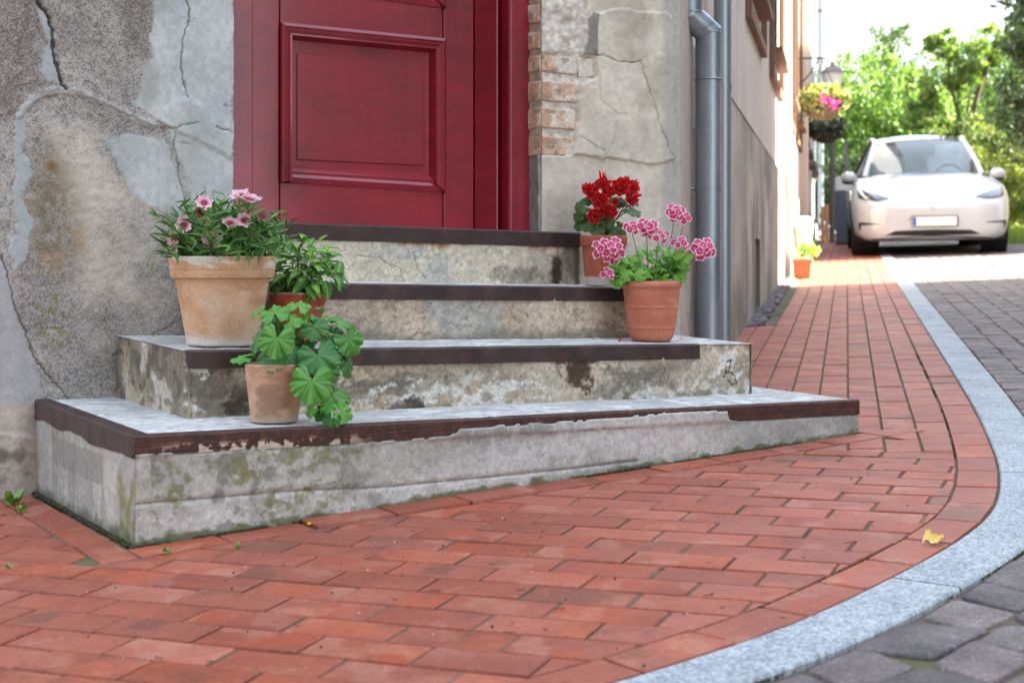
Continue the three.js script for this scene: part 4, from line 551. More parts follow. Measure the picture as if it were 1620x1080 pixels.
// leaf shapes: stalk at the origin, tip towards +y, face towards +z
function lobedLeaf(seed, lobes = 5, green = lin(62, 128, 52), vein = lin(120, 172, 92), depth = 0.19) {
  const r = rng(seed), n = 80, m = 7, ph = r() * 6, p = [], c = [], ix = [];
  for (let j = 0; j <= m; j++) for (let i = 0; i <= n; i++) {
    const th = (i / n - 0.5) * 5.5, fq = Math.PI * lobes / 5.5, lob = Math.pow(Math.abs(Math.cos(th * fq)), 0.5), R = (1 - depth + depth * lob) * (1 + 0.04 * Math.cos(th * 21 + ph)) * (1 - 0.1 * Math.abs(th) / 2.75), q = j / m, a = th + Math.PI / 2;
    const z = 0.10 * q * q * Math.sin(th * 1.3 + ph) + 0.035 * q * (Math.abs(Math.cos(th * fq)) - 0.5) * 2 - 0.16 * q * q + 0.06 * Math.sin(9 * th + 3 * q + ph) * q * q + 0.03 * Math.sin(17 * th - 2 * q + ph * 2) * q * q;
    p.push(R * q * Math.cos(a) * 0.55, R * q * Math.sin(a) * 0.55, z * 0.55);
    const vv = ss(0.93, 0.998, Math.abs(Math.cos(th * fq))) * (1 - q * 0.75), side = 0.3 * ss(0.75, 1, Math.sin(q * 22 + Math.abs(Math.sin(th * fq)) * 9)); let cc = mix3(green, vein, clamp(vv * 0.5 + side * 0.2)); const t = 0.9 + 0.2 * r(); c.push(cc[0] * t, cc[1] * t, cc[2] * t);
  }
  for (let j = 0; j < m; j++) for (let i = 0; i < n; i++) { const a = j * (n + 1) + i; ix.push(a, a + n + 1, a + n + 2, a, a + n + 2, a + 1); }
  const g = new THREE.BufferGeometry(); g.setAttribute('position', new THREE.Float32BufferAttribute(p, 3)); g.setAttribute('color', new THREE.Float32BufferAttribute(c, 3)); g.setIndex(ix); g.computeVertexNormals(); return g;
}
function ovateLeaf(w, fold, bend, green, vein) { // length 1 along +y
  const g = gridGeo(6, 9, (u, v) => { const x = u * 2 - 1, prof = w * Math.pow(Math.sin(Math.PI * Math.min(1, v * 0.93 + 0.035)), 0.75) * (1 - 0.35 * v); return [x * prof, v - 0.0, fold * Math.abs(x) * prof * 2 - bend * v * v + 0.02 * Math.sin(v * 20) * Math.abs(x) * 0.4]; });
  const n = g.attributes.position.count, a = new Float32Array(n * 3), uv = g.attributes.uv; for (let i = 0; i < n; i++) { const x = Math.abs(uv.getX(i) * 2 - 1), v = uv.getY(i); const c = mix3(green, vein, x < 0.2 ? 0.7 : 0.15 * (0.5 + 0.5 * Math.sin(v * 30 - x * 6))); a.set(c, i * 3); } g.setAttribute('color', new THREE.BufferAttribute(a, 3)); return g;
}
const leafM = new THREE.MeshPhysicalMaterial({ color: new THREE.Color().setRGB(1.5, 1.38, 1.0), vertexColors: true, roughness: 0.5, transmission: 0.25, thickness: 0, side: THREE.DoubleSide });
const petalM = new THREE.MeshPhysicalMaterial({ vertexColors: true, roughness: 0.75, transmission: 0.3, thickness: 0, side: THREE.DoubleSide });
const stemM = std({ color: col(104, 132, 60), roughness: 0.6 });
const stemMesh = (t, list, m = stemM, name = 'stem') => list.forEach(a => mesh(name, tube(a[0], a[1], a[2] ?? a[1] * 0.7, 10, 6), m, t));
function petalFlower(n, shape, seed) { // radius 1, facing +z; shape(q, x) -> color
  const r = rng(seed), G = []; for (let i = 0; i < n; i++) { const a = i / n * 6.283 + rr(-0.12, 0.12, r), lift = rr(0.05, 0.3, r), wd = rr(0.42, 0.52, r); const g = gridGeo(4, 5, (u, v) => { const x = u * 2 - 1, q = v, w = wd * Math.pow(Math.sin(Math.min(1, 0.12 + q * 0.8) * Math.PI * 0.62), 1) * Math.sqrt(Math.max(0.02, 1 - Math.pow(q, 5) * 0.85)), px = x * w, py = 0.06 + q * (1 - 0.16 * x * x), pz = lift * q * q + 0.08 * x * x * q - 0.05 * Math.sin(q * 3); return [px * Math.cos(a) - py * Math.sin(a), px * Math.sin(a) + py * Math.cos(a), pz]; });
    const uv = g.attributes.uv, c = new Float32Array(uv.count * 3); for (let k = 0; k < uv.count; k++) c.set(shape(uv.getY(k), Math.abs(uv.getX(k) * 2 - 1), i), k * 3); g.setAttribute('color', new THREE.BufferAttribute(c, 3)); G.push(g); }
  return mergeGeometries(G);
}
const jit = (c, k) => c.map(x => x * k);

// --- (1) pinks in the big tan pot
{
  const P = onStep(352, 1, 0.425), Z = -P[2], k = Z / FPX, t = thing('potted_pinks', 'big tan clay pot of pale pink carnations with grassy leaves', 'potted plant', P), r = rng(61);
  const H = 140 * k, rb = 56 * k, rt = 76 * k, rm = 81 * k;
  const map = clayTex([198, 152, 114], [216, 180, 146], (c, u, v) => { const w1 = ss(0.16, 0.03, v + 0.08 * tn(u, v, 8, 5, 201)), w2 = ss(0.05, 0.3, tn(u, v, 9, 5, 202)) * ss(0.8, 0.92, v), w3 = ss(0.15, 0.45, tn(u, v, 5, 5, 203)); c = mix3(c, [214, 200, 184], w3 * 0.45); c = mix3(c, [150, 120, 88], ss(0.2, 0.5, tn(u, v, 4, 5, 204)) * 0.35); c = mix3(c, [216, 212, 206], clamp(w1 * 0.85 + w2 * 0.85)); return c; }, 200);
  pot(t, [[0, 0.004], [rb - 0.006, 0], [rb, 0.006], [rt - 0.004, H * 0.76], [rt - 0.012, H * 0.76]], [[rt - 0.004, H * 0.75], [rm - 0.004, H * 0.757], [rm - 0.001, H * 0.765], [rm + 0.001, H * 0.845], [rm - 0.001, H * 0.85], [rm + 0.002, H * 0.857], [rm + 0.004, H * 0.985], [rm + 0.001, H], [rm - 0.010, H], [rm - 0.014, H * 0.98], [rm - 0.016, H * 0.8]], map, rm - 0.012, H * 0.86);
  const L = (px, py, dz = 0) => [(px - 352) * k * 1.0 + 0, (EYE + (HORIZON - py) / FPX * Z) - P[1], dz];
  // grassy foliage: narrow blades along arching stems
  const blades = [], tips = []; const g1 = lin(66, 112, 54), g2 = lin(100, 146, 80), g3 = lin(48, 90, 48);
  const blade = (o, d, len, w, c) => { const D = new THREE.Vector3(...d).normalize(), sd = new THREE.Vector3(rr(-1, 1, r), rr(-0.3, 0.3, r), rr(-1, 1, r)).cross(D).normalize(), dr = rr(0.1, 0.5, r); const g = gridGeo(2, 5, (u, v) => { const x = (u * 2 - 1) * w * Math.pow(Math.sin(Math.PI * clamp(v * 0.9 + 0.08)), 0.6); return [o[0] + D.x * len * v + sd.x * x, o[1] + D.y * len * v - dr * len * v * v * 0.6 + sd.y * x, o[2] + D.z * len * v + sd.z * x + 0.0012 * Math.abs(u * 2 - 1)]; }); const kk = rr(0.75, 1.3, r); blades.push(colored(g, () => jit(c, kk))); };
  for (let i = 0; i < 185; i++) { const a = r() * 6.283, q = Math.sqrt(r()), x0 = Math.cos(a) * q * rm * 0.75, z0 = Math.sin(a) * q * rm * 0.75, hgt = rr(0.05, 0.185, r) * (1.1 - q * 0.3), out = q * rr(0.04, 0.12, r), e = [x0 + Math.cos(a) * out, H * 0.86 + hgt, z0 + Math.sin(a) * out], b = [x0, H * 0.86, z0], mid = [lerp(x0, e[0], 0.3), H * 0.86 + hgt * 0.65, lerp(z0, e[2], 0.3)];
    blades.push(colored(tube([b, mid, e], 0.0013, 0.0009, 6, 4), () => g2)); for (let j = 0; j < 10; j++) { const f = rr(0.05, 1, r), p = f < 0.5 ? [lerp(b[0], mid[0], f * 2), lerp(b[1], mid[1], f * 2), lerp(b[2], mid[2], f * 2)] : [lerp(mid[0], e[0], f * 2 - 1), lerp(mid[1], e[1], f * 2 - 1), lerp(mid[2], e[2], f * 2 - 1)], aa = r() * 6.28; blade(p, [Math.cos(aa) + (e[0] - b[0]) * 4, rr(0.2, 1.3, r), Math.sin(aa) + (e[2] - b[2]) * 4], rr(0.028, 0.06, r), rr(0.0018, 0.0042, r), [g1, g2, g3, g1][Math.floor(r() * 4)]); } }
  // thin seed stems standing up and trailing left
  for (const q of [[[330, 400], [318, 350], [322, 305]], [[325, 400], [315, 350], [311, 312]], [[345, 400], [338, 340], [334, 296]], [[350, 400], [352, 340], [346, 306], [353, 303]], [[300, 405], [270, 398], [248, 402], [243, 412]], [[305, 405], [275, 400], [258, 392], [252, 410]], [[410, 380], [425, 340], [437, 345]], [[385, 370], [378, 325], [386, 302]]]) { blades.push(colored(tube(q.map((p, i) => L(p[0], p[1], 0.05 + 0.015 * i)), 0.0012, 0.0008, 10, 5), () => g2)); const e = q[q.length - 1]; for (let j = 0; j < 4; j++) blade(L(e[0] + rr(-4, 4, r), e[1] + rr(2, 26, r), 0.06), [rr(-1, 1, r), rr(-0.2, 1, r), rr(-1, 1, r)], 0.022, 0.0016, g2); }
  for (const [x, y] of [[385, 402], [405, 405], [425, 400], [440, 398], [450, 380], [290, 404]]) for (let j = 0; j < 5; j++) blade(L(x + rr(-8, 8, r), y - 8, 0.10), [rr(-0.4, 0.6, r), rr(-0.9, 0.1, r), rr(0.2, 1, r)], rr(0.03, 0.055, r), 0.003, g1);
  const bg = mergeGeometries(blades.map(g => { const q = g.toNonIndexed(); q.deleteAttribute('uv'); return q; })); mesh('foliage', bg, leafM, t).userData.kind = 'stuff';
  const cr = lin(150, 22, 60), pk = lin(244, 196, 208), wh = lin(252, 236, 238), sh = (q, x) => q < 0.32 ? cr : q < 0.45 ? mix3(cr, pk, 0.7) : q > 0.85 ? wh : pk, dry = (q) => q < 0.6 ? lin(110, 30, 40) : lin(150, 96, 84);
  const F = petalFlower(7, sh, 3), FD = petalFlower(6, dry, 5);
  for (const [x, y, s, n, d] of [[338, 324, 12, [0.2, 0.5, 0.8]], [392, 312, 14, [-0.2, 0.9, 0.5]], [408, 318, 17, [0.2, 0.95, 0.35]], [334, 338, 9, [0, -0.5, 0.8], 1], [307, 358, 13, [-0.2, 0.2, 1]], [294, 362, 11, [-0.8, 0.3, 0.5]], [287, 379, 11, [-0.5, 0.1, 0.8]], [287, 392, 10, [-0.6, -0.1, 0.7]], [350, 381, 14, [0.1, 0, 1]], [378, 355, 12, [0.3, 0.7, 0.6]], [399, 351, 11, [0.2, 0.4, 0.9]], [427, 345, 9, [0.3, 0.5, 0.6], 1], [345, 355, 6, [0, 0.6, 0.6], 1]]) { const m = mesh('flower', d ? FD : F, petalM, t); m.position.set(...L(x, y, 0.115 + (x < 300 ? -0.03 : 0))); m.scale.setScalar(s * k * 1.15); face(m, n, r() * 6); stemMesh(t, [[[L(x, y, x < 300 ? 0.083 : 0.113), L(lerp(x, 352, 0.2), y + 22, 0.05), L(lerp(x, 352, 0.4), 412, 0.03)], 0.0011]]); }
}
// --- (2) bushy plant
{
  const P = onStep(471, 1, 0.45), Z = -P[2], k = Z / FPX, t = thing('potted_bush', 'red-brown pot with a compact bush of pointed glossy leaves', 'potted plant', P), r = rng(62), H = 0.69 - 32 * k - P[1] + 0.0, rt = 45 * k;
  pot(t, [[0, 0.004], [rt * 0.68, 0], [rt * 0.7, 0.004], [rt * 0.93, H * 0.78], [rt * 0.85, H * 0.78]], [[rt * 0.93, H * 0.77], [rt * 0.985, H * 0.785], [rt, H * 0.98], [rt * 0.99, H], [rt * 0.9, H], [rt * 0.87, H * 0.8]], clayTex([160, 74, 54], [178, 90, 66], (c, u, v) => mix3(c, [206, 198, 186], ss(0.93, 0.99, v + 0.04 * tn(u, v, 12, 4, 212)) * 0.9), 210), rt * 0.88, H * 0.9);
  const A1 = ovateLeaf(0.3, 0.25, 0.25, lin(66, 118, 48), lin(128, 176, 92)), A2 = ovateLeaf(0.24, 0.3, 0.4, lin(52, 100, 44), lin(104, 150, 78)), A3 = ovateLeaf(0.3, 0.2, 0.15, lin(96, 150, 56), lin(160, 196, 100));
  const cen = [0.020, H + 0.052, 0.005], R3 = [0.1, 0.085, 0.09];
  for (let i = 0; i < 26; i++) { const a = r() * 6.283, e = [cen[0] + Math.cos(a) * rr(0.01, 0.06, r), H + rr(0.04, 0.11, r), Math.sin(a) * rr(0.01, 0.06, r)]; stemMesh(t, [[[[Math.cos(a) * 0.02, H * 0.88, Math.sin(a) * 0.02], [e[0] * 0.6, lerp(H, e[1], 0.5), e[2] * 0.6], e], 0.0016]]); }
  for (let i = 0; i < 285; i++) { const b = inB3(r), up = Math.max(-0.45, b[1]), q = Math.pow(r(), 0.4), p = [cen[0] + b[0] * R3[0] * q, cen[1] + up * R3[1] * q, cen[2] + b[2] * R3[2] * q], m = mesh('leaf', [A1, A2, A3, A1][Math.floor(r() * 4)], leafM, t), d = new THREE.Vector3(b[0] + rr(-0.5, 0.5, r), 0.35 * b[1] + rr(-0.45, 0.4, r), b[2] + rr(-0.5, 0.5, r)).normalize(), nrm = new THREE.Vector3(b[0] * 0.6, 0.9, b[2] * 0.6 + 0.3).addScaledVector(d, -d.dot(new THREE.Vector3(b[0] * 0.6, 0.9, b[2] * 0.6 + 0.3))).normalize(), xx = new THREE.Vector3().crossVectors(d, nrm); m.quaternion.setFromRotationMatrix(new THREE.Matrix4().makeBasis(xx, d, nrm)); m.position.set(...p); m.scale.setScalar(rr(0.026, 0.044, r)); }
  for (const [dx, y, dz] of [[0.05, H - 0.005, 0.075], [0.075, H + 0.01, 0.06], [0.105, H + 0.035, 0.05], [0.115, H + 0.06, 0.03], [0.03, H + 0.02, 0.09]]) { const m = mesh('leaf', A1, leafM, t); m.position.set(dx, y + 0.02, dz * 0.6); m.scale.setScalar(0.055); face(m, [0.3, 0.6, 0.7], Math.PI + rr(-0.7, 0.2, r)); }
}
function inB3(r) { for (;;) { const x = rr(-1, 1, r), y = rr(-1, 1, r), z = rr(-1, 1, r), d = Math.sqrt(x * x + y * y + z * z); if (d < 1 && d > 0.2) return [x / d, y / d, z / d]; } }
// --- (3) big-leaved geranium in the small pot
{
  const P = onStep(434, 0, 0.125), Z = -P[2], k = Z / FPX, t = thing('potted_geranium', 'small worn clay pot with a trailing geranium of large lobed leaves', 'potted plant', P), r = rng(63), H = 92 * k, rt = 47.5 * k, rb = 37 * k;
  pot(t, [[0, 0.004], [rb - 0.004, 0], [rb, 0.004], [rt - 0.001, H - 0.004], [rt - 0.002, H], [rt - 0.008, H], [rt - 0.011, H * 0.85]], null, clayTex([186, 142, 112], [204, 166, 138], (c, u, v) => { c = mix3(c, [128, 104, 84], ss(0.05, 0.45, tn(u, v, 5, 6, 221)) * 0.55); c = mix3(c, [176, 164, 148], ss(0.2, 0.02, v + 0.06 * tn(u, v, 9, 4, 222)) * 0.8); c = mix3(c, [216, 204, 192], ss(0.2, 0.5, tn(u, v, 8, 5, 223)) * ss(0.5, 0.95, v) * 0.7); return c; }, 220), rt - 0.008, H * 0.9);
  const L = (zx, zy, dz) => { const px = 360 + zx / 4.696, py = 460 + zy / 4.696; return [(px - 434) * k, EYE + (HORIZON - py) / FPX * Z - P[1], dz]; };
  const light = [1, 2, 3, 7, 8].map((s, i) => lobedLeaf(s, 5, lin(58 + 8 * (i % 3), 122 + 7 * (i % 4), 50))), deep = [4, 5].map(s => lobedLeaf(s, 5, lin(44, 104, 46), lin(84, 142, 74), 0.14));
  const crown = [0.0, H + 0.03, 0.01];
  for (const [zx, zy, d, dz, n, roll, dk] of [[365, 165, 215, 0.03, [-0.1, 0.75, 0.6], 0.2], [215, 150, 130, 0.0, [-0.5, 0.7, 0.4], 1.2], [400, 345, 250, 0.07, [-0.05, 0.35, 0.9], 3.0], [235, 370, 160, 0.03, [-0.6, 0.3, 0.7], 1.9, 1], [120, 490, 170, 0.01, [-0.2, 0.9, 0.35], 1.6], [365, 510, 180, 0.05, [0, 0.7, 0.6], 2.9, 1], [490, 460, 150, 0.035, [0.2, 0.6, 0.7], -2.4, 1], [525, 115, 170, 0.0, [0.1, 0.8, 0.5], -0.2], [480, 215, 150, 0.03, [0.1, 0.7, 0.7], -1.2], [650, 270, 190, 0.01, [0.1, 0.6, 0.7], -2.2, 1], [690, 470, 280, 0.05, [0.05, 0.55, 0.8], -2.8, 1], [660, 650, 280, 0.09, [0.0, 0.4, 0.9], 3.1], [900, 365, 220, -0.01, [0.5, 0.2, 0.85], -2.5], [830, 230, 150, -0.02, [0.4, 0.75, 0.4], -1.1], [880, 545, 190, -0.02, [0.8, 0.2, 0.4], -2.6, 1], [785, 770, 180, 0.03, [0.3, 0.6, 0.7], -2.0], [770, 830, 130, 0.05, [-0.2, 0.5, 0.8], 2.2], [645, 860, 130, 0.05, [-0.6, 0.4, 0.6], 2.0], [870, 885, 150, 0.05, [0.4, 0.4, 0.8], -1.9], [795, 935, 125, 0.06, [-0.1, 0.25, 0.9], 2.9, 1], [740, 205, 110, -0.03, [0.2, 0.9, 0.3], -0.8], [590, 200, 120, 0.0, [-0.1, 0.8, 0.5], 0.6], [560, 380, 150, -0.02, [0, 0.5, 0.8], 3, 1], [480, 540, 130, 0.0, [0, 0.5, 0.8], 3, 1], [310, 250, 150, -0.01, [-0.3, 0.6, 0.7], 1.4, 1], [440, 270, 150, 0.0, [0.1, 0.5, 0.8], -2.8, 1], [560, 270, 140, -0.01, [0.2, 0.7, 0.6], -0.6], [780, 330, 160, -0.03, [0.3, 0.6, 0.7], -1.7, 1], [820, 440, 160, -0.03, [0.5, 0.4, 0.7], -2.1], [600, 520, 160, 0.02, [-0.1, 0.5, 0.8], 2.7], [760, 600, 150, 0.02, [0.3, 0.4, 0.8], -2.4, 1], [720, 720, 140, 0.02, [0.1, 0.3, 0.9], -2.8, 1], [850, 800, 120, 0.0, [0.5, 0.4, 0.7], -1.8], [700, 900, 110, 0.03, [-0.3, 0.3, 0.9], 2.6, 1], [280, 470, 140, 0.0, [-0.3, 0.7, 0.5], 2.1, 1]]) {
    const m = mesh('leaf', (dk ? deep : light)[Math.floor(r() * (dk ? 2 : 5))], leafM, t), p = L(zx, zy, dz); m.scale.setScalar(d / 4.696 * k * 1.1); face(m, n, roll); m.position.set(...p); m.updateMatrix();
    const low = zy > 560; stemMesh(t, [[[low ? [0.035, H + 0.01, 0.03] : [rr(-0.02, 0.02, r), H * 0.9, 0], [lerp(p[0], 0.02, 0.4), low ? Math.max(p[1], H) * 0.6 + 0.03 : lerp(H, p[1], 0.7), p[2] * 0.5 - 0.01], [p[0] - n[0] * 0.004, p[1] - n[1] * 0.004, p[2] - n[2] * 0.004]], 0.0021]]);
  }
  for (const [zx, zy] of [[695, 135], [748, 320]]) { const p = L(zx, zy, 0.02); stemMesh(t, [[[L(590, 260, 0), L(640, 140 + (zy > 200 ? 120 : 0), 0.01), p], 0.0015]]); for (let i = 0; i < 9; i++) { const b = inB3(r), m = mesh('bud', new THREE.SphereGeometry(0.0032, 8, 6).scale(1, 1.8, 1), stemM, t); m.position.set(p[0] + b[0] * 0.007, p[1] + b[1] * 0.007, p[2] + b[2] * 0.007); m.rotation.set(b[2], 0, -b[0]); } }
}
// --- (4) red begonia
{
  const P = onStep(955, 2, 0.665), Z = -P[2], k = Z / FPX, t = thing('potted_begonia', 'red-brown pot with a pale foot holding double red begonias', 'potted plant', P), r = rng(64), H = 79 * k, rt = 38 * k, rb = 28 * k;
  pot(t, [[0, 0.004], [rb, 0], [rb + 0.003, 0.006], [rb + 0.004, H * 0.16], [rt * 0.9, H * 0.8], [rt * 0.86, H * 0.8]], [[rt * 0.9, H * 0.79], [rt * 0.98, H * 0.8], [rt, H * 0.97], [rt * 0.98, H], [rt * 0.9, H], [rt * 0.87, H * 0.82]], clayTex([164, 84, 62], [180, 102, 80], (c, u, v) => mix3(c, [196, 188, 178], ss(0.2, 0.16, v + 0.015 * tn(u, v, 20, 4, 231)) * 0.95), 230), rt * 0.88, H * 0.92);
  const L = (zx, zy, dz = 0) => { const px = 860 + zx / 2.572, py = 260 + zy / 2.572; return [(px - 955) * k, EYE + (HORIZON - py) / FPX * Z - P[1], dz]; };
  const gl = [21, 22].map(s => lobedLeaf(s, 3, lin(48, 84, 40), lin(94, 124, 66), 0.14));
  for (const [zx, zy, d, dz, n, roll] of [[160, 170, 62, 0.03, [-0.3, 0.5, 0.8], 1.5], [145, 200, 60, 0.02, [-0.6, 0.4, 0.6], 2], [180, 235, 70, 0.03, [-0.3, 0.5, 0.7], 2.4], [215, 262, 60, 0.04, [0, 0.5, 0.8], 3], [350, 180, 90, 0.02, [0.4, 0.75, 0.5], -1.6], [255, 230, 60, 0.03, [0.1, 0.4, 0.9], -2.5], [300, 150, 60, 0.0, [0.2, 0.6, 0.6], -1], [190, 140, 60, 0.0, [-0.4, 0.7, 0.5], 1], [310, 260, 60, 0.0, [0.4, 0.3, 0.8], -2.4], [285, 265, 50, 0.03, [0, 0.3, 0.9], 3], [230, 200, 60, 0, [0, 0.5, 0.8], 3], [150, 240, 55, 0.0, [-0.5, 0.4, 0.7], 2.3], [270, 170, 60, -0.03, [0, 0.6, 0.7], 0], [370, 150, 45, 0, [0.6, 0.5, 0.5], -1.2]]) { const m = mesh('leaf', gl[Math.floor(r() * 2)], leafM, t), p = L(zx, zy, dz); m.scale.setScalar(d / 2.572 * k * 1.15); face(m, n, roll); m.position.set(...p); stemMesh(t, [[[[rr(-0.012, 0.012, r), H * 0.9, 0], [p[0] * 0.5, lerp(H, p[1], 0.6), p[2] * 0.4], [p[0], p[1], p[2] - 0.003]], 0.003, 0.002]], std({ color: col(140, 118, 80) })); }
  const red = [lin(226, 22, 32), lin(212, 16, 30), lin(190, 10, 26)], ros = [1, 2].map(s => { const q = rng(s), G = []; for (let l = 0; l < 4; l++) { const f = petalFlower(6 - (l > 2 ? 1 : 0), (v) => jit(red[l % 3], 0.8 + 0.3 * v), s * 10 + l); f.rotateZ(q() * 3); f.scale(1 - l * 0.2, 1 - l * 0.2, 1 + l * 1.1); f.translate(0, 0, l * 0.07); G.push(f); } return mergeGeometries(G); });
  for (const [zx, zy, s, n, dz] of [[195, 112, 14, [-0.3, 0.4, 0.8], 0.03], [240, 85, 15, [-0.1, 0.8, 0.6], 0.02], [225, 150, 15, [0, 0.2, 1], 0.05], [205, 212, 13, [-0.2, 0, 1], 0.055], [245, 192, 11, [0.1, 0.1, 1], 0.055], [268, 195, 12, [0.3, 0.1, 0.9], 0.05], [310, 98, 17, [0, 0.4, 0.9], 0.03], [352, 138, 14, [0.5, 0.1, 0.8], 0.03], [360, 95, 13, [0.6, 0.6, 0.5], 0.01], [288, 155, 7, [0.1, 0.2, 1], 0.04], [260, 115, 12, [0.1, 0.5, 0.9], 0.03], [335, 80, 12, [0.2, 0.9, 0.4], 0.0], [180, 100, 10, [-0.6, 0.5, 0.5], 0.0]]) { const m = mesh('flower', ros[Math.floor(r() * 2)], petalM, t), p = L(zx, zy, dz); m.position.set(...p); m.scale.setScalar(s * k); face(m, n, r() * 6); stemMesh(t, [[[[0, H * 0.9, 0], [p[0] * 0.6, lerp(H, p[1], 0.6), p[2] * 0.4], [p[0], p[1], p[2] - 0.004]], 0.0018]]); }
}
// --- (5) pink and white pelargonium
{
  const P = onStep(1031, 1, 0.43), Z = -P[2], k = Z / FPX, t = thing('potted_pelargonium', 'ringed terracotta pot of pink and white pelargonium flowers', 'potted plant', P), r = rng(65), H = 94 * k, R1 = 46 * k, rb = 31 * k;
  const bulge = (f) => lerp(rb, R1, Math.pow(f, 0.55)), prof = [[0, 0.004], [rb - 0.004, 0], [rb, 0.003]]; for (let f = 0.06; f < 0.88; f += 0.02) { const ring = (c) => 0.0035 * Math.exp(-(((f - c) / 0.014) ** 2)); prof.push([bulge(f) + ring(0.215) + ring(0.56), f * H]); }
  prof.push([R1 * 0.985, H * 0.885], [R1 + 0.003, H * 0.895], [R1 + 0.005, H * 0.93], [R1 + 0.005, H * 0.97], [R1 + 0.001, H], [R1 - 0.008, H], [R1 - 0.011, H * 0.9]);
  pot(t, prof, null, clayTex([190, 112, 86], [202, 128, 102], (c, u, v) => mix3(c, [208, 156, 136], ss(0.1, 0.5, tn(u, v, 5, 5, 241)) * 0.5), 240), R1 - 0.008, H * 0.94, 64);
  const L = (zx, zy, dz = 0) => { const px = 920 + zx / 4.32, py = 310 + zy / 4.32; return [(px - 1031) * k, EYE + (HORIZON - py) / FPX * Z - P[1], dz]; };
  const gl = [31, 32, 33].map(s => lobedLeaf(s, 7, lin(90, 146, 50), lin(138, 184, 88), 0.22));
  for (let i = 0; i < 95; i++) { const zx = rr(225, 705, r), top = 350 + 60 * Math.abs((zx - 480) / 240), zy = rr(top, 575, r); if (zx < 290 && zy < 440) continue; const p = L(zx, zy, rr(-0.06, 0.065, r)), m = mesh('leaf', gl[Math.floor(r() * 3)], leafM, t); m.position.set(...p); m.scale.setScalar(rr(70, 115, r) / 4.32 * k); face(m, [rr(-0.7, 0.7, r), rr(0.3, 1, r), rr(0.1, 0.9, r)], r() * 6); if (i % 3 === 0) stemMesh(t, [[[[p[0] * 0.4, H * 0.92, p[2] * 0.4], [p[0] * 0.7, lerp(H, p[1], 0.6), p[2] * 0.7], p], 0.0014]]); }
  for (const [zx, zy, dz] of [[240, 590, 0.05], [260, 560, 0.06], [225, 560, 0.03], [300, 540, 0.07], [255, 490, 0.05], [390, 540, 0.08]]) { const p = L(zx, zy, dz), m = mesh('leaf', gl[1], leafM, t); m.position.set(...p); m.scale.setScalar(95 / 4.32 * k); face(m, [-0.3, 0.5, 0.8], r() * 6); }
  const mag = lin(206, 20, 96), pk = lin(240, 150, 196), wh = lin(252, 224, 238), FL = [1, 2, 3].map(s => petalFlower(5, (q, x, i) => q < 0.1 ? pk : q < 0.5 ? mag : q < 0.7 && x < 0.6 ? mag : wh, 40 + s));
  const cluster = (zx, zy, n, sx, sy, base, size = 35) => { const c = L(zx, zy, 0.05), g = mesh('flower_cluster', tube([base, [lerp(base[0], c[0], 0.6), lerp(base[1], c[1], 0.55), 0.04], [c[0], c[1] - 0.006, c[2] - 0.02]], 0.0016, 0.0014, 10, 6), stemM, t);
    for (let i = 0; i < n; i++) { const a = i * 2.4, q = Math.sqrt((i + 0.4) / n), x = Math.cos(a) * q, y = Math.sin(a) * q, m = mesh('flower', FL[i % 3], petalM, g), p = L(zx + x * sx, zy + y * sy, 0.05 + 0.025 * (1 - q * q) + rr(-0.004, 0.004, r)); m.position.set(...p); m.scale.setScalar(size * rr(0.85, 1.15, r) / 4.32 * k); face(m, [x * 0.8 + rr(-0.2, 0.2, r), 0.25 - y * 0.7, 0.8], r() * 6); } };
  const b = (x) => [x, H * 0.95, 0.01];
  cluster(185, 372, 13, 110, 80, b(-0.03)); cluster(435, 215, 9, 70, 45, b(-0.01)); cluster(335, 220, 6, 48, 45, b(-0.02), 27); cluster(630, 120, 8, 62, 48, b(0.03)); cluster(700, 160, 3, 34, 34, b(0.03), 26); cluster(810, 365, 11, 85, 62, b(0.05)); cluster(665, 325, 5, 55, 38, b(0.03), 28); cluster(520, 280, 6, 70, 44, b(0.0), 25); cluster(165, 525, 4, 60, 26, b(-0.05), 26);
}
// ---------------------------------------------------------------- small things on the ground and steps
{ const leafGeo = gridGeo(10, 14, (u, v) => { const x = u * 2 - 1, w = 0.42 * Math.pow(Math.sin(Math.PI * clamp(v * 0.92 + 0.04)), 0.7) * (1 + 0.08 * Math.sin(v * 40)); return [x * w, v, 0.55 * x * x * w + 0.12 * Math.sin(v * 9 + x * 2) + 0.05 * Math.sin(v * 26) * Math.abs(x)]; }); colored(leafGeo, (x, y) => mix3(lin(206, 192, 132), lin(196, 170, 40), ss(0.62, 0.9, y + 0.1 * Math.sin(x * 20))).map(c => c * (0.85 + 0.2 * hash(Math.floor(x * 30 + 50), Math.floor(y * 30)))));
  const [X, Z] = G(1462, 862), m = tag(mesh('fallen_leaf', leafGeo, leafM), 'curled dry yellow leaf lying on the border bricks by the kerb', 'leaf'); m.position.set(X, hg(X, Z) + 0.006, -Z); m.rotation.set(-1.25, 0, -1.25); m.scale.setScalar(0.047); }
{ const r = rng(71), pet = petalFlower(3, (q) => q < 0.5 ? lin(206, 20, 96) : lin(240, 150, 196), 9), rp = petalFlower(4, () => lin(196, 14, 30), 8);
  const put = (px, k, off, g, label, s = 0.009) => { const p = onStep(px, k, off), m = tag(mesh('fallen_petal', g, petalM), label, 'petal', 'fallen petals'); m.position.set(p[0], p[1] + 0.004, p[2]); m.rotation.set(-1.3, rr(0, 3, r), 0); m.scale.setScalar(s); };
  put(981, 1, 0.44, rp, 'red petal lying beside the ringed terracotta pot', 0.012); put(1078, 1, 0.42, pet, 'pink petal on the second step beside the ringed pot'); put(1150, 1, 0.42, pet, 'pink petal near the right end of the second step'); put(1245, 0, 0.3, pet, 'pink petal near the right end of the lowest step'); }
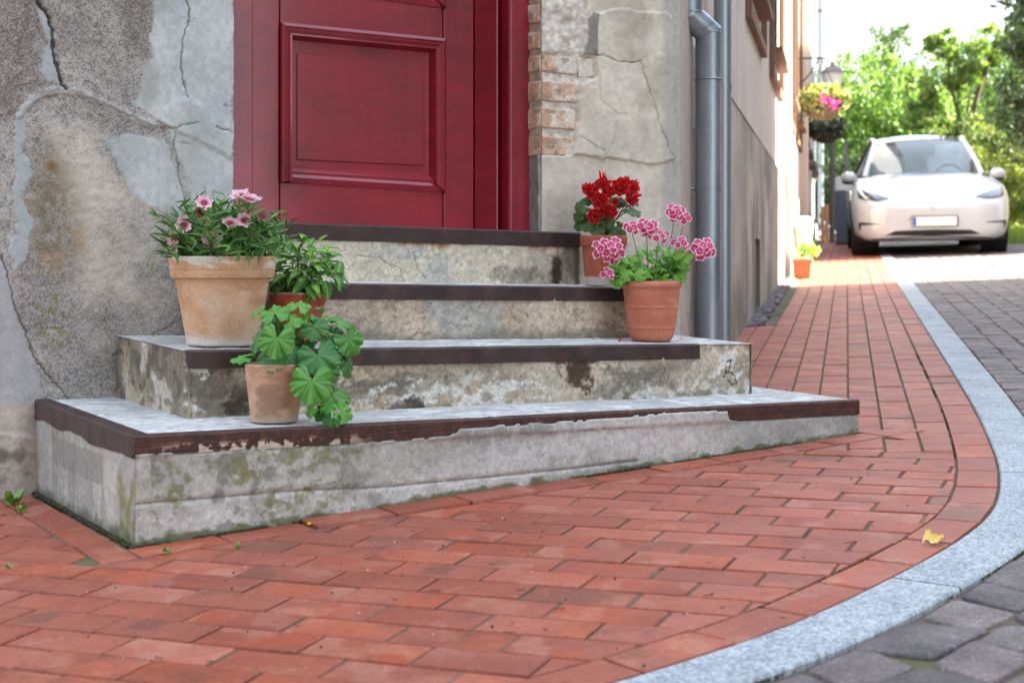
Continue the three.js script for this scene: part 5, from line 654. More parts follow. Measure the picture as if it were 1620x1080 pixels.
function weed(px, py, s, n, label, seed) { const r = rng(seed), [X, Z] = G(px, py), t = thing('weed', label, 'weed', [X, hg(X, Z), -Z], 0, 'weeds in the paving joints'); const A = ovateLeaf(0.34, 0.2, 0.3, lin(84, 136, 58), lin(130, 170, 90)); for (let i = 0; i < n; i++) { const a = i * 2.4 + rr(-0.3, 0.3, r), m = mesh('leaf', A, leafM, t); m.rotation.set(0, a, 0); m.rotateX(rr(0.7, 1.35, r)); m.position.set(rr(-0.2, 0.2, r) * s, rr(0.1, 0.5, r) * s, rr(-0.2, 0.2, r) * s); m.scale.setScalar(s * rr(0.6, 1.1, r)); } mesh('stem', tube([[0, -0.005, 0], [0.002, 0.3 * s, 0], [0, 0.6 * s, 0.002]], 0.0014, 0.001, 5, 5), stemM, t); }
weed(18, 800, 0.035, 16, 'leafy weed growing at the foot of the left wall', 1); weed(263, 876, 0.016, 6, 'small green weed at the front corner of the lowest step', 2); weed(376, 869, 0.014, 5, 'tiny green weed in a paving joint before the steps', 3); weed(12, 900, 0.013, 5, 'tiny weed in a joint near the left wall', 5); weed(32, 812, 0.02, 7, 'low weed beside the leafy weed at the wall', 6);
{ const [X, Z] = G(489, 832), t = tag(mesh('yellow_blossom', petalFlower(5, () => lin(226, 196, 40), 14), petalM), 'tiny yellow blossom on the bricks before the steps', 'blossom'); t.position.set(X, hg(X, Z) + 0.006, -Z); t.rotation.x = -1.2; t.scale.setScalar(0.006); }

{ // grit, twigs and crumbs lying about on the bricks
  const r = rng(91), g = []; for (let i = 0; i < 150; i++) { const px = rr(20, 1560, r), py = rr(730, 1060, r), [X, Z] = G(px, py), [s, o] = so(X, Z), kn = kNear(X, Z); if ((s > -0.02 && o > -0.02) || (X - kn.X) * kn.tz - (Z - kn.Z) * kn.tx > -0.01) continue; const tw = r() < 0.3, b = tw ? new THREE.CylinderGeometry(0.0008, 0.0006, rr(0.008, 0.022, r), 5).rotateZ(Math.PI / 2) : new THREE.IcosahedronGeometry(rr(0.001, 0.0028, r), 0); b.rotateY(r() * 6.3); b.translate(X, hg(X, Z) + 0.0028, -Z); const c = tw ? lin(60, 46, 36) : [lin(190, 180, 168), lin(70, 56, 48), lin(120, 96, 80)][Math.floor(r() * 3)]; g.push(colored(b.index ? b.toNonIndexed() : b, () => c)); }
  const m = mesh('pavement_grit', mergeGeometries(g), std({ vertexColors: true, roughness: 1 })); m.userData.kind = 'stuff'; tag(m, 'tiny crumbs and twigs scattered over the brick pavement', 'grit');
}

{ // moss and soil gathered along the foot of the steps, the walls and in the wide joint by the kerb
  const r = rng(93), spots = []; for (let i = 0; i < 1500; i++) { const s = rr(-0.01, 2.19, r); if (fbm(s * 9, 3, 3) < -0.15 + 0.3 * r()) continue; const [X, Z] = fromSO(s, -0.002 - Math.abs(rr(-0.008, 0.006, r))); spots.push([X, Z, rr(0.002, 0.0055, r)]); }
  for (let i = 0; i < 500; i++) { const o = rr(0, 0.82, r), [X, Z] = fromSO(-0.004 - 0.01 * r() * r(), o); spots.push([X, Z, rr(0.002, 0.006, r)]); }
  const l0 = kNear(...G(1050, 1060)).l, l1 = kNear(...G(1492, 559)).l; for (let i = 0; i < 1300; i++) { const l = rr(l0, l1, r); if (fbm(l * 7, 8, 3) < 0.3 * r() - 0.1) continue; const [X, Z] = kOff(l, -0.104 + rr(-0.003, 0.003, r)); spots.push([X, Z, rr(0.0015, 0.0032, r), -0.003]); }
  for (let i = 0; i < 900; i++) { const l = rr(l0, l1, r); if (fbm(l * 6, 1, 3) < 0.3 * r() - 0.1) continue; const [X, Z] = kOff(l, 0.135 + rr(-0.003, 0.004, r)); spots.push([X, Z, rr(0.002, 0.004, r), -0.004]); }
  const im = new THREE.InstancedMesh(new THREE.IcosahedronGeometry(1, 1), std({ roughness: 1, bumpMap: grainBump, bumpScale: 0.003 }), spots.length), M = new THREE.Matrix4(); spots.forEach(([X, Z, q, dy = 0], i) => { M.compose(new THREE.Vector3(X, hg(X, Z) + dy, -Z), new THREE.Quaternion().setFromEuler(new THREE.Euler(0, r() * 6, 0)), new THREE.Vector3(q * rr(0.8, 1.8, r), q * rr(0.5, 0.9, r), q)); im.setMatrixAt(i, M); const k = rr(0.6, 1.2, r), c = r() < 0.55 ? lin(74, 84, 40) : lin(70, 60, 48); im.setColorAt(i, new THREE.Color(c[0] * k, c[1] * k, c[2] * k)); });
  im.name = 'moss'; im.castShadow = im.receiveShadow = true; im.userData.kind = 'stuff'; scene.add(im); tag(im, 'moss and soil along the foot of the steps and the kerb joints', 'moss');
}
// ---------------------------------------------------------------- the parked car (front axle at the origin, nose towards +z)
{
  const Z = 18.35, X = (1468.5 - CX) / FPX * Z, y0 = hg(X, Z) - 0.02;
  const car = thing('parked_car', 'white electric hatchback car parked facing down the street', 'car', [X, y0, -Z]);
  car.rotation.set(Math.atan(GZ * 0.978 + GX * 0.21), -12.1 * Math.PI / 180, Math.atan(GX) * 0.35, 'YXZ');
  const paint = new THREE.MeshPhysicalMaterial({ color: col(184, 187, 192), roughness: 0.35, clearcoat: 1, clearcoatRoughness: 0.06, side: THREE.DoubleSide });
  const black = new THREE.MeshStandardMaterial({ color: col(24, 24, 26), roughness: 0.6, side: THREE.DoubleSide }), gloss = new THREE.MeshPhysicalMaterial({ color: col(16, 17, 19), roughness: 0.2, clearcoat: 1, clearcoatRoughness: 0.04, side: THREE.DoubleSide });
  const rubber = std({ color: col(28, 28, 30), roughness: 0.9 }), alloy = new THREE.MeshStandardMaterial({ color: col(120, 122, 126), metalness: 0.7, roughness: 0.4 });
  // stations: z, half width, bottom, shoulder height, centre height
  const ST = [[0.875, 0.30, 0.40, 0.54, 0.56], [0.87, 0.48, 0.32, 0.58, 0.60], [0.85, 0.64, 0.26, 0.61, 0.64], [0.80, 0.77, 0.22, 0.65, 0.68], [0.70, 0.865, 0.20, 0.71, 0.735], [0.55, 0.915, 0.20, 0.775, 0.79], [0.35, 0.945, 0.20, 0.835, 0.85], [0.1, 0.958, 0.20, 0.885, 0.915], [-0.2, 0.960, 0.20, 0.915, 0.985], [-0.5, 0.960, 0.20, 0.94, 1.045], [-0.75, 0.958, 0.2, 0.96, 1.06], [-1.2, 0.957, 0.2, 0.975, 1.0], [-2.0, 0.957, 0.2, 0.99, 1.0], [-2.8, 0.957, 0.2, 1.01, 1.03], [-3.3, 0.95, 0.24, 1.04, 1.10], [-3.6, 0.92, 0.3, 1.04, 1.10], [-3.78, 0.84, 0.36, 1.0, 1.05], [-3.86, 0.66, 0.45, 0.93, 0.96], [-3.88, 0.3, 0.55, 0.85, 0.87]];
  const curves = ST.map(([z, w, b, s, c]) => new THREE.CatmullRomCurve3([[0, b], [w * 0.55, b], [w * 0.86, b + 0.01], [w * 0.955, b + 0.07], [w * 0.99, lerp(b, s, 0.35)], [w, lerp(b, s, 0.62)], [w * 0.985, lerp(b, s, 0.86)], [w * 0.93, s - 0.005], [w * 0.84, s + 0.25 * (c - s) + 0.012], [w * 0.6, lerp(s, c, 0.66) + 0.012], [w * 0.3, lerp(s, c, 0.92) + 0.006], [0, c + 0.002]].map(p => new THREE.Vector3(p[0], p[1], z)), false, 'centripetal'));
  const zs = new THREE.CatmullRomCurve3(ST.map(s => new THREE.Vector3(s[0], 0, 0)));
  const secPts = curves.map(c => c.getPoints(44));
  const NV = 90, bodyPt = (u, v) => { const a = Math.abs(u * 2 - 1), k = Math.round((1 - a) * 44), f = v * (ST.length - 1), i = Math.min(ST.length - 2, Math.floor(f)), t = f - i, g = (j) => secPts[clamp(j, 0, ST.length - 1)][k], p0 = g(i - 1), p1 = g(i), p2 = g(i + 1), p3 = g(i + 2); const cr = (A, B, Cc, D) => 0.5 * (2 * B + (Cc - A) * t + (2 * A - 5 * B + 4 * Cc - D) * t * t + (3 * B - A - 3 * Cc + D) * t * t * t); return [cr(p0.x, p1.x, p2.x, p3.x) * (u < 0.5 ? -1 : 1), cr(p0.y, p1.y, p2.y, p3.y), cr(p0.z, p1.z, p2.z, p3.z)]; };
  // drop the faces inside the wheel arches
  let bodyG = gridGeo(88, NV, bodyPt);
  { const p = bodyG.attributes.position, ix = bodyG.index.array, keep = [], WB = 2.89, R0 = 0.385; for (let i = 0; i < ix.length; i += 3) { let x = 0, y = 0, z = 0; for (let j = 0; j < 3; j++) { x += p.getX(ix[i + j]) / 3; y += p.getY(ix[i + j]) / 3; z += p.getZ(ix[i + j]) / 3; } const arch = Math.abs(x) > 0.62 && (Math.hypot(y - 0.345, z) < R0 || Math.hypot(y - 0.345, z + WB) < R0); if (!arch) keep.push(ix[i], ix[i + 1], ix[i + 2]); } bodyG.setIndex(keep); }
  const body = mesh('body', bodyG, paint, car);
  mesh('nose_cap', gridGeo(1, 44, (u, v) => { const p = secPts[0][Math.round(v * 44)]; return [p.x * (u * 2 - 1), p.y, p.z]; }), paint, car);
  mesh('tail_cap', gridGeo(1, 44, (u, v) => { const p = secPts[ST.length - 1][Math.round(v * 44)]; return [p.x * (u * 2 - 1), p.y, p.z]; }), paint, car);
  mesh('underbody', mergeGeometries([box(-0.86, 0.86, 0.19, 0.3, -3.6, 0.62, 0.03), box(-0.6, 0.6, 0.3, 0.8, -3.4, 0.45, 0.03)]), black, car);
  // wheels
  for (const x of [-1, 1]) for (const z of [0, -2.89]) {
    const w = part('wheel', car); w.position.set(x * 0.818, 0.345, z);
    mesh('tyre', new THREE.LatheGeometry([[0.235, -0.12], [0.31, -0.127], [0.338, -0.11], [0.345, -0.06], [0.345, 0.06], [0.338, 0.11], [0.31, 0.127], [0.235, 0.12]].map(p => new THREE.Vector2(...p)), 40).rotateZ(Math.PI / 2), rubber, w);
    const sp = [new THREE.CylinderGeometry(0.24, 0.24, 0.2, 32, 1, true).rotateZ(Math.PI / 2), new THREE.CylinderGeometry(0.06, 0.06, 0.04, 16).rotateZ(Math.PI / 2).translate(x * 0.09, 0, 0)]; for (let i = 0; i < 5; i++) { const b = new THREE.BoxGeometry(0.03, 0.2, 0.06).translate(x * 0.09, 0.13, 0); b.rotateX(i * 1.2566); sp.push(b); } mesh('rim', mergeGeometries(sp.map(g => g.toNonIndexed())), alloy, w); mesh('brake_disc', new THREE.CylinderGeometry(0.16, 0.16, 0.03, 24).rotateZ(Math.PI / 2), alloy, w);
    mesh('arch_liner', new THREE.CylinderGeometry(0.395, 0.395, 0.32, 30, 1, true, -Math.PI * 0.45, Math.PI * 0.9).rotateZ(Math.PI / 2).rotateX(x > 0 ? Math.PI / 2 * 0 : 0).translate(-x * 0.05, 0, 0), black, w);
  }
  // pieces laid on the body: outline in the front view, dropped on the surface
  const ray = new THREE.Raycaster(), tmp = new THREE.Mesh(bodyG, paint); tmp.updateMatrixWorld();
  const hit = (x, y) => { ray.set(new THREE.Vector3(x, y, 3), new THREE.Vector3(0, 0, -1)); ray.far = 5; const h = ray.intersectObject(tmp)[0]; return h ? [h.point, h.face.normal.clone().multiplyScalar(h.face.normal.z < 0 ? -1 : 1)] : null; };
  function laid(name, P, out, mat, n = 10, parent = car) { // P: quad-like outline as two edge polylines (bottom, top)
    const e = (L, u) => { const f = u * (L.length - 1), i = Math.min(L.length - 2, Math.floor(f)), t = f - i; return [lerp(L[i][0], L[i + 1][0], t), lerp(L[i][1], L[i + 1][1], t)]; };
    let last = null; const g = gridGeo(n * 2, n, (u, v) => { const a = e(P[0], u), b = e(P[1], u), x = lerp(a[0], b[0], v), y = lerp(a[1], b[1], v), h = hit(x, y); if (h) { last = h[0].z; return [h[0].x + h[1].x * out, h[0].y + h[1].y * out, h[0].z + h[1].z * out]; } return [x, y, last ?? 0.5]; }); return mesh(name, g, mat, parent);
  }
  const lampGlass = new THREE.MeshPhysicalMaterial({ color: col(70, 74, 80), roughness: 0.08, metalness: 0.3, clearcoat: 1, clearcoatRoughness: 0.03, side: THREE.DoubleSide }), chrome = new THREE.MeshStandardMaterial({ color: col(200, 204, 210), metalness: 0.9, roughness: 0.2, side: THREE.DoubleSide });
  for (const s of [-1, 1]) {
    const m = (L) => L.map(p => [p[0] * s, p[1]]);
    const hl = laid('headlight', [m([[0.50, 0.715], [0.64, 0.688], [0.79, 0.700], [0.865, 0.735]]), m([[0.51, 0.722], [0.64, 0.772], [0.78, 0.815], [0.87, 0.845]])], 0.006, gloss, 10);
    laid('lens', [m([[0.62, 0.706], [0.70, 0.704], [0.78, 0.722]]), m([[0.63, 0.742], [0.70, 0.766], [0.78, 0.785]])], 0.010, lampGlass, 6, hl);
    laid('bumper_slit', [m([[0.62, 0.408], [0.74, 0.404], [0.86, 0.398]]), m([[0.62, 0.416], [0.74, 0.426], [0.872, 0.436]])], 0.004, gloss, 6);
    laid('bumper_slit', [m([[0.845, 0.335], [0.85, 0.33]]), m([[0.84, 0.40], [0.872, 0.405]])], 0.004, gloss, 4);
  }
  laid('lower_grille', [[[-0.56, 0.272], [0, 0.262], [0.56, 0.272]], [[-0.44, 0.325], [0, 0.335], [0.44, 0.325]]], 0.004, black, 10);
  laid('chin_strip', [[[-0.80, 0.206], [0, 0.255], [0.80, 0.206]], [[-0.80, 0.226], [0, 0.262], [0.80, 0.226]]], 0.003, black, 8);
  laid('emblem', [[[-0.012, 0.578], [0.012, 0.578]], [[-0.024, 0.606], [0.024, 0.606]]], 0.003, chrome, 3);
  for (const s of [-1, 1]) { const e = [[0.46, 0.735], [0.56, 0.80], [0.64, 0.87], [0.69, 0.94], [0.715, 0.985]].map(q => [q[0] * s, q[1]]); laid('bonnet_gap', [e, e.map(q => [q[0] + 0.007 * s, q[1]])], 0.0025, black, 8); }
  laid('bonnet_gap', [[[-0.46, 0.733], [-0.25, 0.668], [0, 0.648], [0.25, 0.668], [0.46, 0.733]], [[-0.46, 0.738], [-0.25, 0.673], [0, 0.653], [0.25, 0.673], [0.46, 0.738]]], 0.0025, black, 10);
  { const pl2 = part('number_plate', car); pl2.position.set(0.02, 0.435, 0.892); pl2.rotation.x = -0.06; mesh('plate', box(-0.26, 0.26, -0.056, 0.056, -0.004, 0.004, 0.003), plainC(232, 232, 230), pl2); mesh('blue_band', box(-0.254, -0.212, -0.05, 0.05, 0.0042, 0.0056, 0.0005), plainC(40, 80, 168), pl2); mesh('plate_border', mergeGeometries([box(-0.27, 0.27, -0.066, -0.057, -0.006, 0.006, 0.002), box(-0.27, 0.27, 0.057, 0.066, -0.006, 0.006, 0.002), box(-0.27, -0.261, -0.057, 0.057, -0.006, 0.006, 0.002), box(0.261, 0.27, -0.057, 0.057, -0.006, 0.006, 0.002)]), black, pl2); }
  function plainC(r, g, b) { return std({ color: col(r, g, b), roughness: 0.5 }); }
  // greenhouse
  const bil = (a, b) => (u, v) => { const q = (L, t) => { const f = t * (L.length - 1), i = Math.min(L.length - 2, Math.floor(f)), k = f - i; return L[i].map((x, j) => lerp(x, L[i + 1][j], k)); }; const p = q(a, u), r = q(b, u); return [lerp(p[0], r[0], v), lerp(p[1], r[1], v), lerp(p[2], r[2], v)]; };
  const arc = (x0, x1, y, yc, z, zc, n = 12) => [...Array(n + 1).keys()].map(i => { const t = i / n * 2 - 1; return [lerp(x0, x1, i / n), yc + (y - yc) * t * t, zc + (z - zc) * t * t]; });
  const wsB = arc(-0.735, 0.735, 1.0, 1.055, -0.72, -0.40), wsT = arc(-0.575, 0.575, 1.475, 1.515, -1.42, -1.22), rfM = arc(-0.59, 0.59, 1.555, 1.61, -2.1, -2.1), rfR = arc(-0.55, 0.55, 1.50, 1.55, -2.9, -2.95), rwB = arc(-0.68, 0.68, 1.10, 1.16, -3.5, -3.62);
  const glass = new THREE.MeshPhysicalMaterial({ color: col(206, 222, 232), roughness: 0.02, transmission: 0.9, thickness: 0, side: THREE.DoubleSide }), dark = new THREE.MeshPhysicalMaterial({ color: col(120, 132, 144), roughness: 0.05, transmission: 0.6, thickness: 0, side: THREE.DoubleSide });
  mesh('windscreen', gridGeo(24, 10, (u, v) => { const p = bil(wsB, wsT)(u, v); p[1] += 0.035 * Math.sin(v * Math.PI); p[2] += 0.03 * Math.sin(v * Math.PI); return p; }), glass, car);
  mesh('roof', mergeGeometries([gridGeo(24, 8, bil(wsT, rfM)), gridGeo(24, 8, bil(rfM, rfR))]), dark, car);
  mesh('header', gridGeo(24, 4, (u, v) => { const p = bil(wsT, rfM)(u, v * 0.14); return [p[0] * 1.01, p[1] + 0.006, p[2] + 0.01]; }), paint, car);
  mesh('rear_window', gridGeo(24, 6, bil(rfR, rwB)), dark, car);
  for (const s of [-1, 1]) {
    const belt = [[0.75, 1.0, -0.74], [0.86, 1.0, -1.3], [0.87, 1.02, -2.1], [0.85, 1.06, -2.9], [0.70, 1.10, -3.48]].map(p => [p[0] * s, p[1], p[2]]), rail = [[0.59, 1.47, -1.42], [0.60, 1.54, -1.8], [0.61, 1.555, -2.1], [0.59, 1.535, -2.55], [0.56, 1.5, -2.9]].map(p => [p[0] * s, p[1], p[2]]);
    mesh('side_window', gridGeo(20, 5, bil(belt, rail)), dark, car);
    mesh('pillar', tube([belt[0], [0.668 * s, 1.26, -1.06], rail[0]].map(p => [p[0], p[1], p[2]]), 0.042, 0.034, 12, 8), paint, car);
    mesh('roof_rail', tube(rail, 0.034, 0.03, 20, 8), paint, car); mesh('pillar', tube([rail[4], [0.64 * s, 1.32, -3.2], belt[4]], 0.05, 0.06, 8, 8), paint, car);
    mesh('pillar', tube([[0.872 * s, 1.0, -1.95], [0.74 * s, 1.3, -1.95], [0.612 * s, 1.54, -1.95]], 0.03, 0.026, 8, 6), gloss, car);
    mesh('belt_panel', gridGeo(20, 2, (u, v) => { const b = bil(belt, belt)(u, 0); return [lerp(b[0], 0.93 * s * (u > 0.9 ? 0.9 : 1), v), lerp(b[1] + 0.005, 0.94, v), b[2]]; }), paint, car);
    const mi = part('mirror', car); mi.position.set(0.955 * s, 1.02, -0.86); const sh = new THREE.SphereGeometry(0.1, 20, 14); sh.scale(1.05, 0.78, 0.8); mesh('shell', sh, paint, mi); mesh('base', new THREE.SphereGeometry(0.09, 16, 10).scale(1.05, 0.4, 0.8).translate(0, -0.062, 0), gloss, mi); mesh('arm', tube([[-0.05 * s, -0.05, 0], [-0.12 * s, -0.06, 0], [-0.17 * s, -0.07, 0]], 0.02, 0.025, 4, 6), gloss, mi);
    // front seats
    const st = part('seat', car); st.position.set(0.38 * s, 0, -1.75); const cloth = plainC(222, 220, 216); const bk = new RoundedBoxGeometry(0.5, 0.66, 0.16, 4, 0.07); bk.rotateX(-0.2); mesh('backrest', bk.translate(0, 0.98, -0.05), cloth, st); mesh('headrest', new RoundedBoxGeometry(0.27, 0.2, 0.11, 4, 0.05).translate(0, 1.36, -0.14), cloth, st); mesh('cushion', new RoundedBoxGeometry(0.52, 0.16, 0.5, 3, 0.06).translate(0, 0.62, 0.25), cloth, st);
  }
  mesh('dashboard', gridGeo(20, 4, (u, v) => [lerp(-0.72, 0.72, u), 0.97 + 0.035 * Math.sin(u * Math.PI) - 0.1 * v * v, lerp(-0.66, -1.18, v)]), black, car);
  { const sw = mesh('steering_wheel', new THREE.TorusGeometry(0.18, 0.016, 10, 32), black, car); sw.position.set(0.38, 1.0, -1.25); sw.rotation.x = -0.4; }
  mesh('rear_view_mirror', new RoundedBoxGeometry(0.24, 0.07, 0.04, 2, 0.02).translate(0, 1.40, -1.28), gloss, car);
  mesh('screen', box(-0.18, 0.18, 0.92, 1.06, -1.16, -1.14, 0.005), gloss, car);
}
// ---------------------------------------------------------------- up the street
const plain = (r, g, b, o = {}) => std({ color: col(r, g, b), ...o });
{ // the next house along the same side
  const h = thing('grey_house', 'grey plastered house farther up the street with a downpipe at its end', 'house'), t0 = 18.75, t1 = 28.6, cw = -0.62, H = 7.2;
  const F = (a, c, y) => { const [X, Z] = AX(c, a); return [X, y, -Z]; };
  const prism = (a0, a1, c0, c1, y0, y1) => { const g = new Geo(), v = (a, c, y) => F(a, c, y), A = [v(a0, c0, y0), v(a1, c0, y0), v(a1, c1, y0), v(a0, c1, y0)], B = [v(a0, c0, y1), v(a1, c0, y1), v(a1, c1, y1), v(a0, c1, y1)]; g.quad(...A); g.quad(...B); for (let i = 0; i < 4; i++) { const j = (i + 1) % 4; g.quad(A[i], A[j], B[j], B[i]); } return g.build(); };
  mesh('wall', prism(t0, t1, cw - 7, cw, 0.2, H), std({ color: col(186, 184, 182) }), h);
  mesh('plinth', prism(t0 - 0.01, t1 + 0.02, cw - 1, cw + 0.06, 0.2, 1.6), plain(156, 150, 144), h);
  mesh('roof', prism(t0 - 0.3, t1 + 0.35, cw - 7.4, cw + 0.45, H, H + 0.18), plain(120, 78, 66), h);
  for (const a of [20.0, 22.3, 24.6, 26.9]) { const w = part('window', h); mesh('frame', mergeGeometries([prism(a - 0.58, a - 0.48, cw - 0.02, cw + 0.05, 2.5, 4.3), prism(a + 0.48, a + 0.58, cw - 0.02, cw + 0.05, 2.5, 4.3), prism(a - 0.48, a + 0.48, cw - 0.02, cw + 0.05, 4.2, 4.3)]), plain(214, 214, 214), w); mesh('sill', prism(a - 0.65, a + 0.65, cw - 0.02, cw + 0.12, 2.43, 2.5), plain(120, 100, 88), w); mesh('pane', prism(a - 0.48, a + 0.48, cw - 0.01, cw + 0.012, 2.5, 4.2), new THREE.MeshStandardMaterial({ color: col(92, 106, 118), roughness: 0.1, side: THREE.DoubleSide }), w); }
  const [dx, dz] = AX(cw + 0.12, t1 - 0.05), y0 = hg(dx, dz), dp = thing('downpipe', 'tall blue-grey downpipe with a bent foot on the grey house', 'downpipe', [dx, y0, -dz]);
  mesh('pipe', mitreTube([[0.26, 0.06, 0.1], [0, 0.32, 0], [0, H - y0, 0]], 0.06, 16), new THREE.MeshStandardMaterial({ color: col(120, 132, 146), roughness: 0.5, metalness: 0.4, side: THREE.DoubleSide }), dp);
  for (const y of [1.4, 4.4]) mesh('bracket', new THREE.CylinderGeometry(0.068, 0.068, 0.05, 16, 1, true).translate(0, y, 0), plain(80, 84, 90), dp);
}
// houses across the street, outside the picture, whose shade lies over the corner and the car
function acrossHouse(label, X0, X1, Z0, Z1, H, ridge, c) {
  const g = thing('house_across', label, 'house', [(X0 + X1) / 2, 0, -(Z0 + Z1) / 2]), w = (X1 - X0) / 2, d = (Z1 - Z0) / 2, b = hg((X0 + X1) / 2, (Z0 + Z1) / 2) - 0.3;
  mesh('wall', box(-w, w, b, H, -d, d, 0.02), plain(...c), g);
  const s = new THREE.Shape(); s.moveTo(-w - 0.4, 0); s.lineTo(w + 0.4, 0); s.lineTo(0, ridge - H); const r = new THREE.ExtrudeGeometry(s, { depth: 2 * d + 0.1, bevelEnabled: false }); r.translate(0, H + 0.005, -d - 0.05); mesh('roof', r, plain(132, 72, 56), g);
  for (let z = -d + 1.2; z < d - 0.8; z += 2.4) for (const y of [2.2, 5.0]) if (y + 1.5 < H) { const win = part('window', g); mesh('frame', box(-w - 0.05, -w + 0.02, y, y + 1.5, z - 0.5, z + 0.5), plain(220, 218, 212), win); mesh('pane', box(-w - 0.056, -w - 0.04, y + 0.09, y + 1.41, z - 0.41, z + 0.41), new THREE.MeshStandardMaterial({ color: col(70, 80, 90), roughness: 0.08 }), win); }
  return g;
}
acrossHouse('dark brown house across the street with a steep red roof', 8.8, 17, -2.15, 12.15, 9, 13, [104, 88, 78]);
acrossHouse('grey rendered house across the side street behind the viewpoint', -14, 4.5, -15, -6.2, 9, 13, [150, 142, 132]);
acrossHouse('pale yellow house across the street behind the parked car', 10.4, 17.5, 17.3, 26.8, 6.8, 10.2, [222, 204, 160]);

// ---- hanging baskets on wall brackets
const leafQuad = (() => { const g = new THREE.BufferGeometry(); g.setAttribute('position', new THREE.Float32BufferAttribute([0, 0, 0, 0.32, 0.5, 0.08, 0, 1, 0, -0.32, 0.5, 0.08], 3)); g.setIndex([0, 1, 2, 0, 2, 3]); return g; })();
function leafCloud(n, sampler, size, colors, r, shape = leafQuad, up = 0.3) { // many small leaves merged in one mesh
  const P = shape.attributes.position, I = shape.index ? shape.index.array : [...Array(P.count).keys()], pos = new Float32Array(n * I.length * 3), c = new Float32Array(n * I.length * 3), v = new THREE.Vector3(), q = new THREE.Quaternion(), e = new THREE.Euler();
  let o = 0; for (let i = 0; i < n; i++) { const p = sampler(i), s = size * rr(0.6, 1.35, r), k = colors[Math.floor(r() * colors.length)], t = rr(0.75, 1.2, r); e.set(rr(-1.5, 1.5, r) + up, r() * 6.28, rr(-1.5, 1.5, r)); q.setFromEuler(e); for (const j of I) { v.set(P.getX(j), P.getY(j), P.getZ(j)).multiplyScalar(s).applyQuaternion(q); pos[o] = p[0] + v.x; pos[o + 1] = p[1] + v.y; pos[o + 2] = p[2] + v.z; c[o] = k[0] * t; c[o + 1] = k[1] * t; c[o + 2] = k[2] * t; o += 3; } }
  const g = new THREE.BufferGeometry(); g.setAttribute('position', new THREE.BufferAttribute(pos, 3)); g.setAttribute('color', new THREE.BufferAttribute(c, 3)); g.computeVertexNormals(); return g;
}
const leafMat = (rough = 0.6, tr = 0.35) => new THREE.MeshPhysicalMaterial({ vertexColors: true, roughness: rough, transmission: tr, thickness: 0, side: THREE.DoubleSide });
const foliageMat = leafMat(0.85, 0.45); foliageMat.color.setRGB(1.1, 1.15, 1.0);
const inBall = (r) => { for (;;) { const x = rr(-1, 1, r), y = rr(-1, 1, r), z = rr(-1, 1, r), d = x * x + y * y + z * z; if (d < 1) return [x, y, z, d]; } };
function basket(px, pyTop, pyBr, Z, rad, label, leaves, blooms, wallX, heads) {
  const r = rng(Math.round(px * 7 + Z)), c = at(px, pyTop, Z), yb = EYE + (HORIZON - pyBr) / FPX * Z, t = thing('hanging_basket', label, 'flower basket', c, 0, 'hanging flower baskets');
  mesh('bowl', new THREE.SphereGeometry(rad * 0.72, 20, 10, 0, 6.2832, Math.PI / 2, Math.PI / 2).scale(1, 0.75, 1).translate(0, -0.02, 0), plain(92, 78, 60), t);
  const f = mesh('foliage', leafCloud(900, () => { const b = inBall(r), l = Math.sqrt(b[3]), k = lerp(0.55, 1, r()) / Math.max(l, 0.3); return [b[0] * k * rad, b[1] * k * rad * 0.62 + 0.02, b[2] * k * rad]; }, 0.1, leaves, r), foliageMat, t); f.userData.kind = 'stuff';
  if (blooms) for (const b of blooms) mesh('flower', leafCloud(40, () => { const q = inBall(r); return [b[0] + q[0] * 0.075, b[1] + q[1] * 0.06, b[2] + q[2] * 0.06]; }, 0.07, [b[3]], r), leafMat(0.7, 0.3), t);
  mesh('chain', mergeGeometries([0, 1, 2].map(i => { const a = i * 2.1; return tube([[Math.cos(a) * rad * 0.7, 0, Math.sin(a) * rad * 0.7], [Math.cos(a) * rad * 0.3, (yb - c[1]) * 0.6, Math.sin(a) * rad * 0.3], [0, yb - c[1] - 0.02, 0]], 0.006, 0.006, 4, 5); })), plain(60, 56, 52), t);
  const b = thing('wall_bracket', heads, 'bracket', [wallX, yb, c[2]]), L = c[0] - wallX + 0.04;
  mesh('arm', box(-0.02, L, -0.012, 0.012, -0.012, 0.012, 0.004), plain(60, 56, 52), b); mesh('brace', tube([[0, -0.32, 0], [L * 0.35, -0.22, 0], [L * 0.75, -0.012, 0]], 0.011, 0.011, 8, 6), plain(60, 56, 52), b); mesh('wall_plate', box(-0.022, -0.002, -0.36, 0.06, -0.03, 0.03, 0.004), plain(60, 56, 52), b);
}
const wallXat = (Z) => C[0] + (Z - C[1]) * SV[0] / SV[1] + 0.02;
basket(1302, 166, 92, 16.6, 0.29, 'hanging basket of yellow-green leaves with a pink flower', [lin(120, 130, 48), lin(168, 168, 90), lin(92, 106, 36), lin(190, 184, 130), lin(84, 96, 34)], [[0.04, -0.04, 0.26, lin(204, 70, 170)], [-0.02, 0.02, 0.24, lin(214, 90, 184)]], wallXat(16.6), 'dark iron wall bracket holding the yellow-green basket');
basket(1307, 208, 138, 21.6, 0.30, 'hanging basket of dark green leaves with tiny white flowers', [lin(58, 74, 44), lin(76, 92, 60), lin(44, 58, 38), lin(120, 128, 110)], null, wallXat(21.6) + 0.03, 'dark iron wall bracket holding the dark green basket');
{ const r = rng(4), f = at(1307, 200, 21.6); const w = scene.children.filter(o => o.name.startsWith('hanging_basket'))[1]; mesh('flower', leafCloud(130, () => { const b = inBall(r), l = Math.sqrt(b[3]) || 1; return [b[0] / l * 0.3, Math.abs(b[1] / l) * 0.17 + 0.04, b[2] / l * 0.3]; }, 0.035, [lin(226, 226, 224)], r), foliageMat, w).userData.kind = 'stuff'; }

